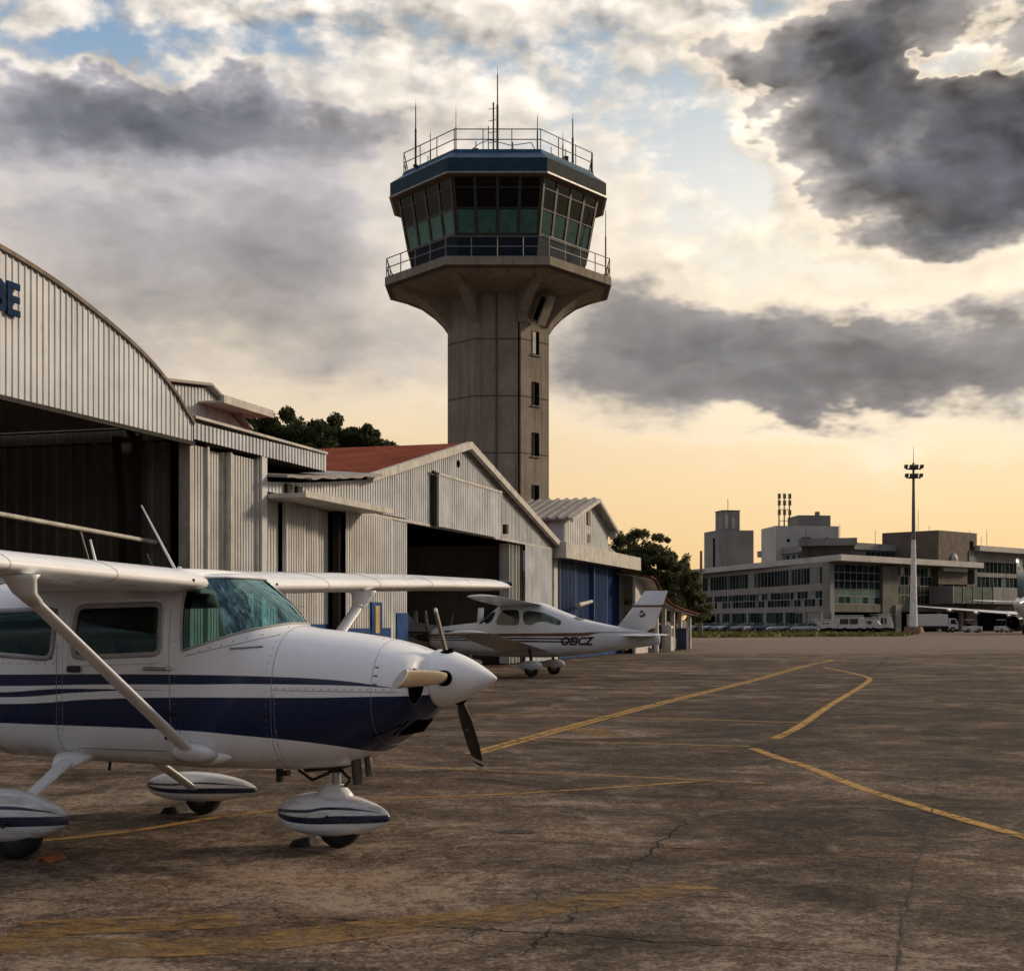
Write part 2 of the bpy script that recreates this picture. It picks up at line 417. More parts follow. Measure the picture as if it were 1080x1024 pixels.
# ------------------------------------------------------------------ ground
HD = math.atan2(.9578, .2873)          # direction of the hangar row
def apron_mat():
    m, g, b, out = new_mat('apron_concrete'); g.dims = '2D'
    o = g.obj(); x, y, z = g.sep(o)
    # broad patches, streaks left by tyres and water, fine grain
    n0 = g.noise(o, .06, 3, .6)
    n1 = g.noise(g.scale(o, (.55, .62, 1), rot=(0, 0, R(14))), 1.0, 6, .72, .5)
    n2 = g.noise(g.scale(o, (1.9, 1.9, 1), rot=(0, 0, R(10))), 1.0, 5, .74, .8)
    n3 = g.noise(o, 11, 5, .78)
    n4 = g.noise(o, 120, 2, .8); n5 = g.noise(o, 32, 3, .75)
    n6 = g.noise(g.scale(o, (.5, .72, 1), rot=(0, 0, R(6))), .55, 6, .7)
    t0 = g.m('ADD', g.m('ADD', g.m('MULTIPLY', n1, .38), g.m('MULTIPLY', n2, .24)), g.m('ADD', g.m('ADD', g.m('MULTIPLY', n3, .30), g.m('MULTIPLY', n5, .28)), g.m('MULTIPLY', n0, .22)))
    t = g.m('ADD', t0, g.m('MULTIPLY', g.m('SUBTRACT', n6, .5), .26))
    c = g.ramp(g.lin(t, .60, .815), [(0, (.011, .0078, .0056)), (.25, (.038, .0275, .0200)), (.5, (.079, .0585, .0440)), (.75, (.134, .103, .080)), (1, (.24, .193, .153))])
    c = g.mix(g.lin(n4, .3, .7, 0, .9), c, (1.5, 1.42, 1.32), 'MULTIPLY')
    # slab joints run along and across the hangar row
    r = g.scale(o, (1, 1, 1), rot=(0, 0, -HD)); u, v, w = g.sep(r)
    wob = g.m('MULTIPLY', g.m('SUBTRACT', g.noise(o, 2.2, 4, .7), .5), .22)
    def joint(co, period, off, width):
        q = g.m('ABSOLUTE', g.m('SUBTRACT', g.m('FRACT', g.m('ADD', g.m('DIVIDE', g.m('ADD', co, wob), period), off)), .5))
        return g.m('MULTIPLY', q, period)
    ju = joint(u, 3.05, .08, 0); jv = joint(v, 6.1, .17, 0)
    dist = g.m('MINIMUM', ju, jv)
    brk = g.ss(g.noise(o, .55, 3, .5), .40, .56)
    crack = g.m('MULTIPLY', g.m('SUBTRACT', 1, g.ss(dist, .004, .015)), brk)
    halo = g.m('MULTIPLY', g.m('SUBTRACT', 1, g.ss(dist, .02, .30)), g.m('MULTIPLY', brk, .35))
    # irregular fine cracks
    vn = g.node('ShaderNodeTexVoronoi', feature='DISTANCE_TO_EDGE', voronoi_dimensions='2D'); 
    dn = g.node('ShaderNodeVectorMath', operation='ADD'); g.l.new(o, dn.inputs[0])
    nn = g.node('ShaderNodeTexNoise', noise_dimensions='2D'); g.l.new(o, nn.inputs['Vector']); nn.inputs['Scale'].default_value = 1.3; nn.inputs['Detail'].default_value = 4
    sc = g.node('ShaderNodeVectorMath', operation='SCALE'); g.l.new(nn.outputs['Color'], sc.inputs[0]); sc.inputs['Scale'].default_value = 1.1
    g.l.new(sc.outputs[0], dn.inputs[1]); g.l.new(dn.outputs[0], vn.inputs['Vector']); vn.inputs['Scale'].default_value = .23
    fine = g.m('MULTIPLY', g.m('SUBTRACT', 1, g.ss(vn.outputs['Distance'], .0012, .006)), g.ss(g.noise(o, .3, 2), .48, .62))
    c = g.mix(halo, c, (.02, .016, .013))
    cr = g.m('MAXIMUM', crack, g.m('MULTIPLY', fine, .4))
    c = g.mix(g.m('MULTIPLY', cr, .9), c, (.006, .005, .004))
    # oil and tyre stains
    st = g.m('MULTIPLY', g.ss(g.noise(g.scale(o, (.6, 1.3, 1)), .5, 5, .6), .54, .70), .65)
    c = g.mix(st, c, (.50, .47, .45), 'MULTIPLY')
    # rust-brown tint patches
    ru = g.m('MULTIPLY', g.ss(g.noise(g.scale(o, (.4, .8, 1)), .7, 5, .6), .5, .75), .5)
    c = g.mix(ru, c, (1.25, .95, .72), 'MULTIPLY')
    # the far taxiway is newer and paler
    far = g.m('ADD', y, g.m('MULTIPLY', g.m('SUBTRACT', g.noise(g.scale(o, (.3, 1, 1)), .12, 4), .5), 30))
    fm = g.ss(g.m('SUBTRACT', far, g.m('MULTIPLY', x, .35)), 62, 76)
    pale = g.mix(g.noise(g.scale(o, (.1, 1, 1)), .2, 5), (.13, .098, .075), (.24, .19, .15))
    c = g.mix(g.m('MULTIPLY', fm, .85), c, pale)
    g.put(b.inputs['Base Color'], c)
    g.put(b.inputs['Roughness'], g.lin(t, .45, .8, .55, .85))
    b.inputs['Specular IOR Level'].default_value = .10
    h = g.m('SUBTRACT', g.m('ADD', g.m('MULTIPLY', n3, .5), g.m('ADD', g.m('MULTIPLY', n4, .25), g.m('MULTIPLY', n2, .5))), g.m('MULTIPLY', cr, 1.2))
    g.put(b.inputs['Normal'], g.bump(h, .75, .04))
    return m
gm = MB(); gm.add([(-4000, -600, 0), (4000, -600, 0), (4000, 9000, 0), (-4000, 9000, 0)], [(0, 1, 2, 3)])
tag(gm.build('ground', apron_mat()), kind='structure')

def paint_mat(name, c0, c1, wear, soft=.085):
    m, g, b, out = new_mat(name); g.dims = '2D'
    o = g.obj()
    n = g.noise(o, 9, 7, .72); n2 = g.noise(g.scale(o, (1.2, 4, 1)), 1.3, 6, .7)
    g.put(b.inputs['Base Color'], g.mix(g.noise(o, 3, 5), c0, c1))
    b.inputs['Roughness'].default_value = .75; b.inputs['Specular IOR Level'].default_value = .2
    tr = g.node('ShaderNodeBsdfTransparent'); mx = g.node('ShaderNodeMixShader')
    k = g.m('ADD', g.m('MULTIPLY', n, .6), g.m('MULTIPLY', n2, .5))
    g.put(mx.inputs[0], g.ss(k, wear - soft, wear + soft))
    g.l.new(tr.outputs[0], mx.inputs[1]); g.l.new(b.outputs[0], mx.inputs[2]); g.l.new(mx.outputs[0], out.inputs[0])
    return m
YEL = paint_mat('yellow_paint', (.44, .25, .052), (.30, .175, .05), .475, .10)
YELW = paint_mat('worn_yellow_paint', (.30, .17, .045), (.26, .155, .05), .46, .13)
YELF = paint_mat('faded_yellow_paint', (.26, .15, .045), (.17, .105, .045), .555, .16)

def strip(name, pts, w, mat, z=.004, wf=None, smooth=True):
    """painted line along ground points; w width in metres"""
    P = [Vector((a, b, 0)) for a, b in pts]
    if smooth and len(P) > 2:                       # Catmull-Rom
        Q = []
        E = [P[0] * 2 - P[1]] + P + [P[-1] * 2 - P[-2]]
        for i in range(1, len(E) - 2):
            for k in range(8):
                t = k / 8
                a, b, c, d = E[i - 1], E[i], E[i + 1], E[i + 2]
                Q.append(.5 * ((2 * b) + (c - a) * t + (2 * a - 5 * b + 4 * c - d) * t * t + (3 * b - a - 3 * c + d) * t ** 3))
        P = Q + [P[-1]]
    vs = []; n = len(P)
    for i, p in enumerate(P):
        d = (P[min(i + 1, n - 1)] - P[max(i - 1, 0)]).normalized()
        s = Vector((-d.y, d.x, 0))
        ww = (wf(i / (n - 1)) if wf else 1) * w * .5
        vs += [p + s * ww + Vector((0, 0, z)), p - s * ww + Vector((0, 0, z))]
    fs = [(2 * i, 2 * i + 1, 2 * i + 3, 2 * i + 2) for i in range(n - 1)]
    return tag(raw_mesh(name, vs, fs, mat, None, False), kind='structure')
def offset(pts, d):
    out = []
    for i, p in enumerate(pts):
        a = Vector(pts[max(i - 1, 0)]); b = Vector(pts[min(i + 1, len(pts) - 1)])
        t = (b - a).normalized(); out.append((p[0] - t.y * d, p[1] + t.x * d))
    return out
l1 = [(-.5, 18.0), (.07, 19.82), (.91, 22.48), (3.16, 29.28), (7.25, 41.27), (11.21, 53.57), (13.6, 59.95)]
strip('taxi_line', offset(l1, .075), .10, YEL); strip('taxi_line', offset(l1, -.075), .10, YEL)
strip('taxi_line', [(13.6, 59.95), (13.9, 61.2), (13.4, 62.0)], .2, YEL)
strip('taxi_line', [(11.45, 51.38), (11.18, 46.62), (10.78, 42.67), (10.34, 40.61), (9.07, 36.49), (6.4, 28.29), (4.64, 22.68), (3.8, 20.3)], .15, YEL)
strip('taxi_line', [(3.22, 18.79), (3.31, 17.48), (3.44, 16.46), (3.55, 14.39), (3.78, 12.59), (4.04, 11.09), (4.32, 9.68), (4.6, 7.5)], .135, YEL)
strip('taxi_line', [(-.69, 25.69), (1.68, 24.93), (4.85, 23.53)], .14, YELW)
strip('taxi_line', [(-.14, 20.3), (.83, 19.82), (3.22, 19.07)], .10, YELW)
strip('taxi_line', [(-6, 18), (-1.78, 16.46), (-.43, 16.04), (1.04, 15.45), (2.64, 14.72)], .085, YELW)
strip('taxi_line', [(-4.6, 10.2), (-3.25, 11.19), (-2.55, 12.16), (-1.83, 12.91), (-1.36, 13.39), (-.37, 13.68), (.97, 14.31), (1.97, 14.9)], .10, YELW)
strip('taxi_line', [(-2.75, 7.42), (-1.68, 7.33), (-.64, 7.84), (.34, 8.39), (1.22, 9.06)], .42, YELF, wf=lambda t: 1.0 if t < .5 else 1.0 - .35 * (t - .5))
strip('taxi_line', [(-2.75, 7.75), (-1.9, 7.9), (-1.55, 8.0)], .4, YELF, z=.006)
strip('taxi_line', [(9.07, 35.46), (11.62, 37.02)], .14, YELF)
strip('taxi_line', [(4.39, 14.31), (5.46, 14.99), (7.01, 15.74)], .08, YELF)
for k in range(5):
    q = k / 4
    strip('taxi_hatching', [(.72 + .5 * q, 22.3 - 1.5 * q), (1.45 + .1 * q, 22.0 - 1.3 * q)], .14, YELW, z=.006, smooth=False)

# sealed crack, a chain of ragged dark pieces along a slab joint
crk = MB(); random.seed(3)
def ragged(pts, w):
    P = [Vector((a, b, .004)) for a, b in pts]
    vs = []; Q = []
    for a, b in zip(P, P[1:]):
        n = max(2, int((b - a).length / .09))
        for k in range(n): Q.append(a.lerp(b, k / n))
    off = 0
    for i, p in enumerate(Q):
        d = (Q[min(i + 1, len(Q) - 1)] - Q[max(i - 1, 0)]).normalized(); s = Vector((-d.y, d.x, 0))
        off = off * .7 + random.uniform(-.011, .011)
        ww = w * max(.15, random.gauss(.8, .5))
        vs += [p + s * (off + ww), p + s * (off - ww)]
    crk.add(vs, [(2 * i, 2 * i + 1, 2 * i + 3, 2 * i + 2) for i in range(len(Q) - 1)])
ragged([(8.2, 26), (5.79, 18.65), (4.09, 13.61), (3.48, 11.71), (2.6, 9.16), (1.95, 7.1), (1.3, 5.2)], .0065)
ragged([(-.24, 8.9), (.59, 8.8), (2.07, 8.53), (3.05, 8.36), (5, 8.0)], .006)
ragged([(-2.9, 12.6), (.16, 11.82), (3.42, 11.24), (5, 10.9)], .004)
ragged([(-1.9, 8.0), (-.9, 9.9), (-.05, 11.3), (.4, 12.4), (1.5, 16)], .004)
crk_m = pmat('crack_filler', (.012, .010, .009), .9, var=.3)
tag(crk.build('ground_cracks', crk_m), kind='structure')
# oil spot
sp = MB(); ring = [( .05 + (.16 + random.uniform(-.05, .05)) * math.cos(a * PI / 9), 11.33 + (.10 + random.uniform(-.03, .03)) * math.sin(a * PI / 9), .005) for a in range(18)]
sp.add(ring, [tuple(range(18))])
tag(sp.build('oil_stain', crk_m), kind='structure')

# grass verge in front of the terminal: soil strip and blades
gmat = pmat('verge_soil', (.10, .085, .025), .95, var=.35, scale=.6)
vg = MB(); vg.add([(16, 142, .02), (44, 158, .02), (54, 186, .02), (30, 205, .02), (10, 190, .02)], [(0, 1, 2, 3, 4)])
tag(vg.build('verge', gmat), kind='structure')
def grass_obj(name, poly, n, hgt, mat):
    vs = []; fs = []
    xs = [p[0] for p in poly]; ys = [p[1] for p in poly]
    def inside(x, y):
        c = False; j = len(poly) - 1
        for i in range(len(poly)):
            xi, yi = poly[i]; xj, yj = poly[j]
            if (yi > y) != (yj > y) and x < (xj - xi) * (y - yi) / (yj - yi) + xi: c = not c
            j = i
        return c
    k = 0
    while k < n:
        x, y = random.uniform(min(xs), max(xs)), random.uniform(min(ys), max(ys))
        if not inside(x, y): continue
        k += 1
        a = random.uniform(0, PI); w = random.uniform(.15, .4); h = hgt * random.uniform(.5, 1.3)
        dx, dy = math.cos(a) * w, math.sin(a) * w
        lx, ly = random.uniform(-.1, .1), random.uniform(-.1, .1)
        b = len(vs)
        vs += [(x - dx, y - dy, .02), (x + dx, y + dy, .02), (x + dx * .5 + lx, y + dy * .5 + ly, h), (x - dx * .6 + lx, y - dy * .6 + ly, h * .8)]
        fs.append((b, b + 1, b + 2, b + 3))
    return tag(raw_mesh(name, vs, fs, mat, None, False), 'rough yellow green grass strip in front of the terminal car park', 'grass', kind='stuff')
grass_obj('grass', [(16, 142), (44, 158), (54, 186), (30, 205), (10, 190)], 5000, .28, pmat('grass', (.16, .15, .028), .9, var=.45, scale=.4))

# ------------------------------------------------------------------ hangar row
# local frame of the row: x along the facades, -y out to the apron, z up
ROW = (-16.36, 0, 0)
def corr_mat(name, c, streak=5, amt=.5, dirt=None, rough=.5, tone=.16, spec=.35):
    m, g, b, out = new_mat(name)
    o = g.obj()
    n1 = g.noise(o, .8, 5, .6)
    cc = g.mix(g.ss(n1, .3, .7), tuple(v * (1 - tone) for v in c), tuple(min(1, v * (1 + tone)) for v in c))
    # each sheet has its own tone
    x, y, z = g.sep(o)
    sh = g.node('ShaderNodeTexWhiteNoise', noise_dimensions='1D'); g.put(sh.inputs['W'], g.m('FLOOR', g.m('DIVIDE', g.m('ADD', x, y), .86)))
    cc = g.mix(g.lin(sh.outputs[0], 0, 1, 0, .22), cc, (.62, .62, .64), 'MULTIPLY')
    st = g.noise(g.scale(o, (streak, streak, .22)), 1, 5, .65)
    cc = g.mix(g.m('MULTIPLY', g.ss(st, .48, .72), amt), cc, dirt or tuple(v * .45 for v in c))
    ru = g.noise(g.scale(o, (1.6, 1.6, .5)), 1, 7, .7)
    cc = g.mix(g.m('MULTIPLY', g.ss(ru, .60, .75), .45), cc, (.16, .095, .055))
    g.put(b.inputs['Base Color'], cc)
    g.put(b.inputs['Roughness'], g.lin(n1, .3, .7, rough - .08, rough + .15))
    b.inputs['Metallic'].default_value = .0; b.inputs['Specular IOR Level'].default_value = spec
    g.put(b.inputs['Normal'], g.bump(g.noise(g.scale(o, (3, 3, .7)), 1, 4), .25, .03))
    return m
CW = corr_mat('white_cladding', (.60, .615, .64))
CW2 = corr_mat('grey_cladding', (.53, .545, .56), amt=.6)
CDOOR = corr_mat('door_cladding', (.54, .535, .52), streak=8, amt=.65)
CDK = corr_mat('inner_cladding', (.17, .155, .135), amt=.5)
CBL = corr_mat('blue_cladding', (.006, .036, .125), streak=7, amt=.5, dirt=(.012, .028, .06), spec=.12)
TRIM = pmat('pale_trim', (.44, .42, .39), .6, streak=5, dirt=(.15, .12, .09), dirt_amt=.5)
STEEL = pmat('dark_steel', (.026, .023, .021), .7, spec=.15)
BLUEP = pmat('blue_base_paint', (.008, .050, .165), .65, spec=.12, var=.3, streak=6, dirt=(.04, .05, .06), dirt_amt=.6)
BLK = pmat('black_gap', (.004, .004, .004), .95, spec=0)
ROOFG = corr_mat('grey_roof', (.26, .24, .22), amt=.6)
BRN = pmat('weathered_timber', (.17, .13, .10), .8, var=.3, streak=6, dirt=(.05, .04, .03), dirt_amt=.6)

def row_empty(name, s, label, cat):
    o = empty(name, (ROW[0] + .2873 * s, ROW[1] + .9578 * s, 0), HD, label, cat); return o

# ---- arched hangar (local x = s - 23.3)
ha = row_empty('arched_hangar', 23.3, 'big corrugated hangar with curved roof front, wide dark opening and blue letters', 'hangar')
ar = pchip([-11.5, -9.08, -8.1, -7.02, -5.31, -3.9, -2.4, 0, 2.4, 3.9, 5.31, 7.02, 8.1, 9.08, 11.5],
           [5.0, 6.06, 6.72, 7.21, 7.71, 8.02, 8.23, 8.42, 8.42, 8.23, 7.95, 7.71, 6, 5, 4])
ap = [(-9.08, 6.06), (-8.1, 6.72), (-7.02, 7.21), (-5.31, 7.71), (-3.9, 8.02), (-2.4, 8.23), (0, 8.42), (2.4, 8.23), (3.9, 8.02), (5.31, 7.71), (7.02, 7.21), (8.1, 6.72), (9.08, 6.06)]
arch = pchip([p[0] for p in ap], [p[1] for p in ap])
MB().ribbed(-9.08, 9.08, 5.66, arch, 0, .18, .022, (0, .62, .72, .9)).build('front_panel', CW, ha)
def arch_ring(y0, y1, dz0, dz1, n=48):
    mb = MB(); rings = []
    for i in range(n + 1):
        x = -9.08 + 18.16 * i / n; z = arch(x)
        rings.append([(x, y0, z + dz0), (x, y1, z + dz0), (x, y1, z + dz1), (x, y0, z + dz1)])
    return mb.loft(rings, True, (True, True), False)
arch_ring(-.07, .12, -.03, .05).build('edge_trim', BRN, ha)
arch_ring(.12, 26, -.02, .04).build('roof', ROOFG, ha)
MB().box(-9.1, 9.05, -.08, .02, 5.57, 5.657).build('lintel', STEEL, ha)
# inner walls and frames
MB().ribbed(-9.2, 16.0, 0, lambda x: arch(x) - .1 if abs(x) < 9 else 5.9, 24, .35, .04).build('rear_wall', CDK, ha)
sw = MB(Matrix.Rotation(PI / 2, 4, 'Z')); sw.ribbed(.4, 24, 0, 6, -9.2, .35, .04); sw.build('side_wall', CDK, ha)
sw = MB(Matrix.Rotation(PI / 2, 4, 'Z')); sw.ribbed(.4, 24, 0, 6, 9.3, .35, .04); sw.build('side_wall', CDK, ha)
for yy in (1.2, 6, 11, 16, 21):
    fr = MB()
    for i in range(24):
        x0 = -9 + 18 * i / 24; x1 = -9 + 18 * (i + 1) / 24
        fr.prism([(x0, arch(x0) - .5), (x1, arch(x1) - .5), (x1, arch(x1) - .06), (x0, arch(x0) - .06)], yy, yy + .18)
    fr.prism([(8.4, 0), (8.95, 0), (8.95, 5.7), (8.1, 5.7), (8.35, 4.2)], yy, yy + .2)
    fr.prism([(-8.4, 0), (-8.95, 0), (-8.95, 5.7), (-8.1, 5.7), (-8.35, 4.2)], yy, yy + .2)
    fr.build('roof_frame', STEEL, ha)
for zz in (1.9, 3.8): MB().box(-9, 9, 23.7, 23.86, zz, zz + .16).build('wall_rail', STEEL, ha)
pj = MB(); pj.prism([(1.4, 0), (2.2, 0), (2.2, 5.0), (1.2, 5.6), (.6, 5.6), (1.4, 4.6)], 9.0, 9.5); pj.build('concrete_pillar', pmat('inner_concrete', (.13, .11, .09), .8), ha)
# folding door leaves right of the opening
for i, (x0, x1, yo) in enumerate([(9.06, 9.85, .0), (9.98, 10.86, .16), (10.98, 12.35, .02)]):
    d = MB(); d.ribbed(x0, x1, .05, 5.62, .12 + yo, .135, .022); dl = d.build('door_leaf', CDOOR, ha)
    MB().box(x0 - .05, x0 + .03, .02 + yo, .30 + yo, .05, 5.64).box(x1 - .03, x1 + .05, .03 + yo, .30 + yo, .05, 5.64).build('door_frame', TRIM, dl)
    MB().box(x0 + .03, x1 - .03, .06 + yo, .13 + yo, .06, 1.05).build('kick_plate', BLUEP, dl)
MB().box(12.4, 12.68, -.02, .35, 0, 5.75).build('corner_post', CW2, ha)
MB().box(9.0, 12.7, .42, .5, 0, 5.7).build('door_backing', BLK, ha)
# low flat wing with its ribbed fascia
MB().ribbed(9.1, 16.03, 5.72, lambda x: 6.07 + (x - 9.1) * .012, -.03, .18, .03, (0, .55, .66, .9)).build('fascia', CW, ha)
MB().box(9.05, 16.1, -.10, .28, 6.175, 6.235).build('fascia_cap', TRIM, ha)
MB().box(16.03, 16.09, -.05, 6, 5.70, 6.17).build('fascia_end', CW, ha)
MB().box(9.2, 16.0, .02, 8, 5.70, 5.74).build('soffit', STEEL, ha)
MB().box(9.3, 16.0, .3, 24, 6.05, 6.12).build('wing_roof', ROOFG, ha)
# roof monitor behind the arch
mo = MB(); mo.ribbed(17.3, 22.95, 7.3, lambda x: 8.62 + (x - 17.3) * .1 if x < 20.4 else 8.95 - (x - 20.4) * .36, 6, .2, .03)
mo.build('monitor_wall', CW2, ha)
rf = MB(); rf.prism([(17.2, 8.66), (20.45, 9.0), (20.45, 9.08), (17.2, 8.74)], 5.75, 14); rf.prism([(20.45, 9.0), (23.2, 7.99), (23.2, 8.07), (20.45, 9.08)], 5.75, 14)
rf.build('monitor_roof', ROOFG, ha)
MB().box(17.3, 22.9, 6.1, 14, 5.9, 7.95).build('monitor_base', CW2, ha)
MB().box(20.0, 23.4, 5.2, 6.0, 8.40, 8.46).box(20.0, 23.4, 5.1, 5.2, 8.38, 8.62).build('monitor_canopy', TRIM, ha)
# tow bar / pipe rail stored across the opening
pp = MB(); pp.tube((1.5, .6, 3.72), (9.05, .9, 3.45), .05, .05, 8); pp.tube((6.0, .8, 3.55), (7.0, 1.0, 2.2), .02); pp.build('pipe_rail', TRIM, ha)
# letters
LET = pmat('blue_letter_paint', (.006, .026, .075), .75, spec=.08, var=.25, streak=6, dirt=(.03, .045, .06), dirt_amt=.4)
txt = text_obj('lettering', 'TBE', .80, LET, ha, (1.52, -.075, 7.12), (PI / 2, R(0), 0), .02, .022)

# ---- gabled hangar (local x = s - 36)
hg = row_empty('gabled_hangar', 36.0, 'white ribbed hangar with rusty red gable roof and a hung door panel', 'hangar')
gt = pchip([0, 2.08, 6.79], [5.12, 5.30, 5.84])
def gtop(x):
    if x < 6.4: return gt(x)
    if x < 15.0: return 5.80 + (x - 6.4) * (7.72 - 5.80) / 8.6
    return 7.72 - (x - 15.0) * (7.72 - 4.86) / 12.3
def head(x): return 4.86
MB().ribbed(.0, 9.4, 4.88, gtop, 0, .19, .025).build('front_panel', CW, hg)
MB().ribbed(9.4, 15.0, 4.84, gtop, .0, .19, .025).ribbed(15.0, 28.2, 4.84, lambda x: max(4.845, gtop(x)), 0, .19, .025).build('gable_panel', CW2, hg)
MB().box(5.7, 28.2, -.06, .10, 4.76, 4.838).build('head_track', TRIM, hg)
# recessed door leaves under the small canopy
for i, (x0, x1, yo) in enumerate([(.1, 1.2, .30), (1.35, 2.5, .16), (2.66, 3.55, .28), (3.7, 4.5, .40)]):
    d = MB(); d.ribbed(x0, x1, .05, 4.72, yo, .15, .02); dl = d.build('door_leaf', CDOOR, hg)
    MB().box(x0 - .07, x0 + .02, yo - .07, yo + .05, .05, 4.73).build('door_frame', CW2, dl)
    MB().box(x0 + .02, x1, yo - .045, yo - .025, .06, 1.62).build('blue_base', BLUEP, dl)
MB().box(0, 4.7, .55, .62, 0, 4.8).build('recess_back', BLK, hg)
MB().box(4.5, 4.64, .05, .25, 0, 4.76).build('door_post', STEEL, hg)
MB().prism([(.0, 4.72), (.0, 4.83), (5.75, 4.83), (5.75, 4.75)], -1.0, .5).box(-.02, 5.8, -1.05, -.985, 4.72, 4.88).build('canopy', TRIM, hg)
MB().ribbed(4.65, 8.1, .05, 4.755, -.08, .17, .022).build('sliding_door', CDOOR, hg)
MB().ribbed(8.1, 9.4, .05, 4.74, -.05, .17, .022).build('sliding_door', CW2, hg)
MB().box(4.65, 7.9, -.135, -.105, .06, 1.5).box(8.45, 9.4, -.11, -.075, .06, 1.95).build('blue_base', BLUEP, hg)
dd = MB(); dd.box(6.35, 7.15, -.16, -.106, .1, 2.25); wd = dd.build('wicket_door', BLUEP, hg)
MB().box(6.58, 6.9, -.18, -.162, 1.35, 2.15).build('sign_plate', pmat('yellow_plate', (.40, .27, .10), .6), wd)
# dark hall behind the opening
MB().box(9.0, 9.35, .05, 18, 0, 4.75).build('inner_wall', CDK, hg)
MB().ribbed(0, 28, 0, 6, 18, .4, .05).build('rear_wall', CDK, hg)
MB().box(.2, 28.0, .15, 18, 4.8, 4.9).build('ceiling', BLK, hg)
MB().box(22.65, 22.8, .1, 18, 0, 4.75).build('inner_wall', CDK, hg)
for i, x in enumerate((20.95, 21.42, 21.9, 22.3)):
    MB().ribbed(x, x + .36, .05, 4.7, .3 + .12 * (i % 2), .12, .02).box(x - .04, x + .01, .1, .5, .05, 4.72).build('door_leaf', CDOOR, hg)
MB().ribbed(22.55, 26.6, .05, 4.76, -.07, .19, .025).build('sliding_door', CW, hg)
MB().box(24.35, 24.75, -.125, -.10, 2.0, 2.45).build('notice', pmat('red_notice', (.20, .05, .03), .6), hg)
MB().ribbed(26.75, 28.15, .05, 4.7, .3, .19, .02).build('side_panel', CDOOR, hg)
hp = MB(); hp.ribbed(11.75, 18.65, 4.78, 6.45, -.25, .19, .025); hpo = hp.build('hung_panel', CW, hg)
MB().box(11.70, 11.78, -.30, -.22, 4.76, 6.47).box(11.75, 18.67, -.30, -.22, 6.45, 6.53).box(18.62, 18.70, -.30, -.22, 4.76, 6.47).build('panel_frame', TRIM, hpo)
MB().box(11.6, 11.74, -.20, -.03, 4.8, 6.45).box(11.8, 18.6, -.21, -.03, 6.3, 6.43).build('panel_bracket', STEEL, hpo)
MB().tube((11.5, -.15, 6.52), (11.8, -.15, 6.52), .06).build('panel_roller', STEEL, hpo)
MB().box(19.35, 19.6, -.25, -.03, 5.0, 5.35).build('wall_lamp', STEEL, hg)
# roof: tiled red slopes, white verge boards
def tile_mat():
    m, g, b, out = new_mat('red_roof_tile')
    o = g.obj(); x, y, z = g.sep(o)
    wv = g.m('SINE', g.m('MULTIPLY', y, 26)); row = g.m('FRACT', g.m('MULTIPLY', x, 2.9))
    n = g.noise(o, .7, 6, .65); n2 = g.noise(o, 6, 4, .6)
    c = g.ramp(g.m('ADD', g.m('MULTIPLY', n, .6), g.m('MULTIPLY', n2, .45)), [(.3, (.15, .028, .012)), (.5, (.27, .060, .027)), (.75, (.40, .13, .06))])
    c = g.mix(g.m('MULTIPLY', g.ss(row, .75, 1), .6), c, (.04, .015, .01))
    c = g.mix(g.m('MULTIPLY', g.ss(wv, .2, 1), .3), c, (.05, .02, .015))
    g.put(b.inputs['Base Color'], c); b.inputs['Roughness'].default_value = .9; b.inputs['Specular IOR Level'].default_value = .08
    g.put(b.inputs['Normal'], g.bump(g.m('ADD', wv, g.m('MULTIPLY', row, 2)), .6, .05))
    return m
TILE = tile_mat()
r1 = MB(); r1.prism([(3.4, 5.52), (6.3, 5.86), (15.0, 7.80), (15.0, 7.89), (6.3, 5.95), (3.4, 5.62)], -.15, 18.5); r1.build('red_roof', TILE, hg)
r2 = MB(); r2.prism([(15.0, 7.80), (27.7, 4.86), (27.7, 4.95), (15.0, 7.89)], -.15, 18.5); r2.build('red_roof', TILE, hg)
vb = MB(); vb.prism([(6.0, 5.68), (15.0, 7.68), (15.0, 7.93), (6.0, 5.92)], -.34, -.16); vb.prism([(15.0, 7.68), (27.8, 4.72), (27.8, 4.96), (15.0, 7.93)], -.34, -.16)
vb.build('verge_board', TRIM, hg)
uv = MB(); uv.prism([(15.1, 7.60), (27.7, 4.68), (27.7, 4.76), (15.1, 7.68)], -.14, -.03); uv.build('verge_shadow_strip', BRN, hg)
# sagging grey sheet over the low left bay
sg = MB(); rings = []
random.seed(5)
for i in range(25):
    x = .0 + 6.2 * i / 24; z = gt(x) + .12 + .018 * math.sin(i * 1.7) * (i < 20)
    rings.append([(x, -.55, z - .04 + random.uniform(-.02, .015)), (x, 2.4, z + .22), (x, 2.4, z + .27), (x, -.55, z + .03)])
sg.loft(rings, True, (True, True), False).build('sheet_roof', ROOFG, hg)
for x in (.9, 1.5): MB().box(x, x + .28, -.12, -.03, 4.9, 5.15).build('roof_bracket', STEEL, hg)
MB().lathe([(-.03, .13), (-.05, .13)], 10, 'y', (14.4, 0, 7.1)).build('vent_hole', BLK, hg)

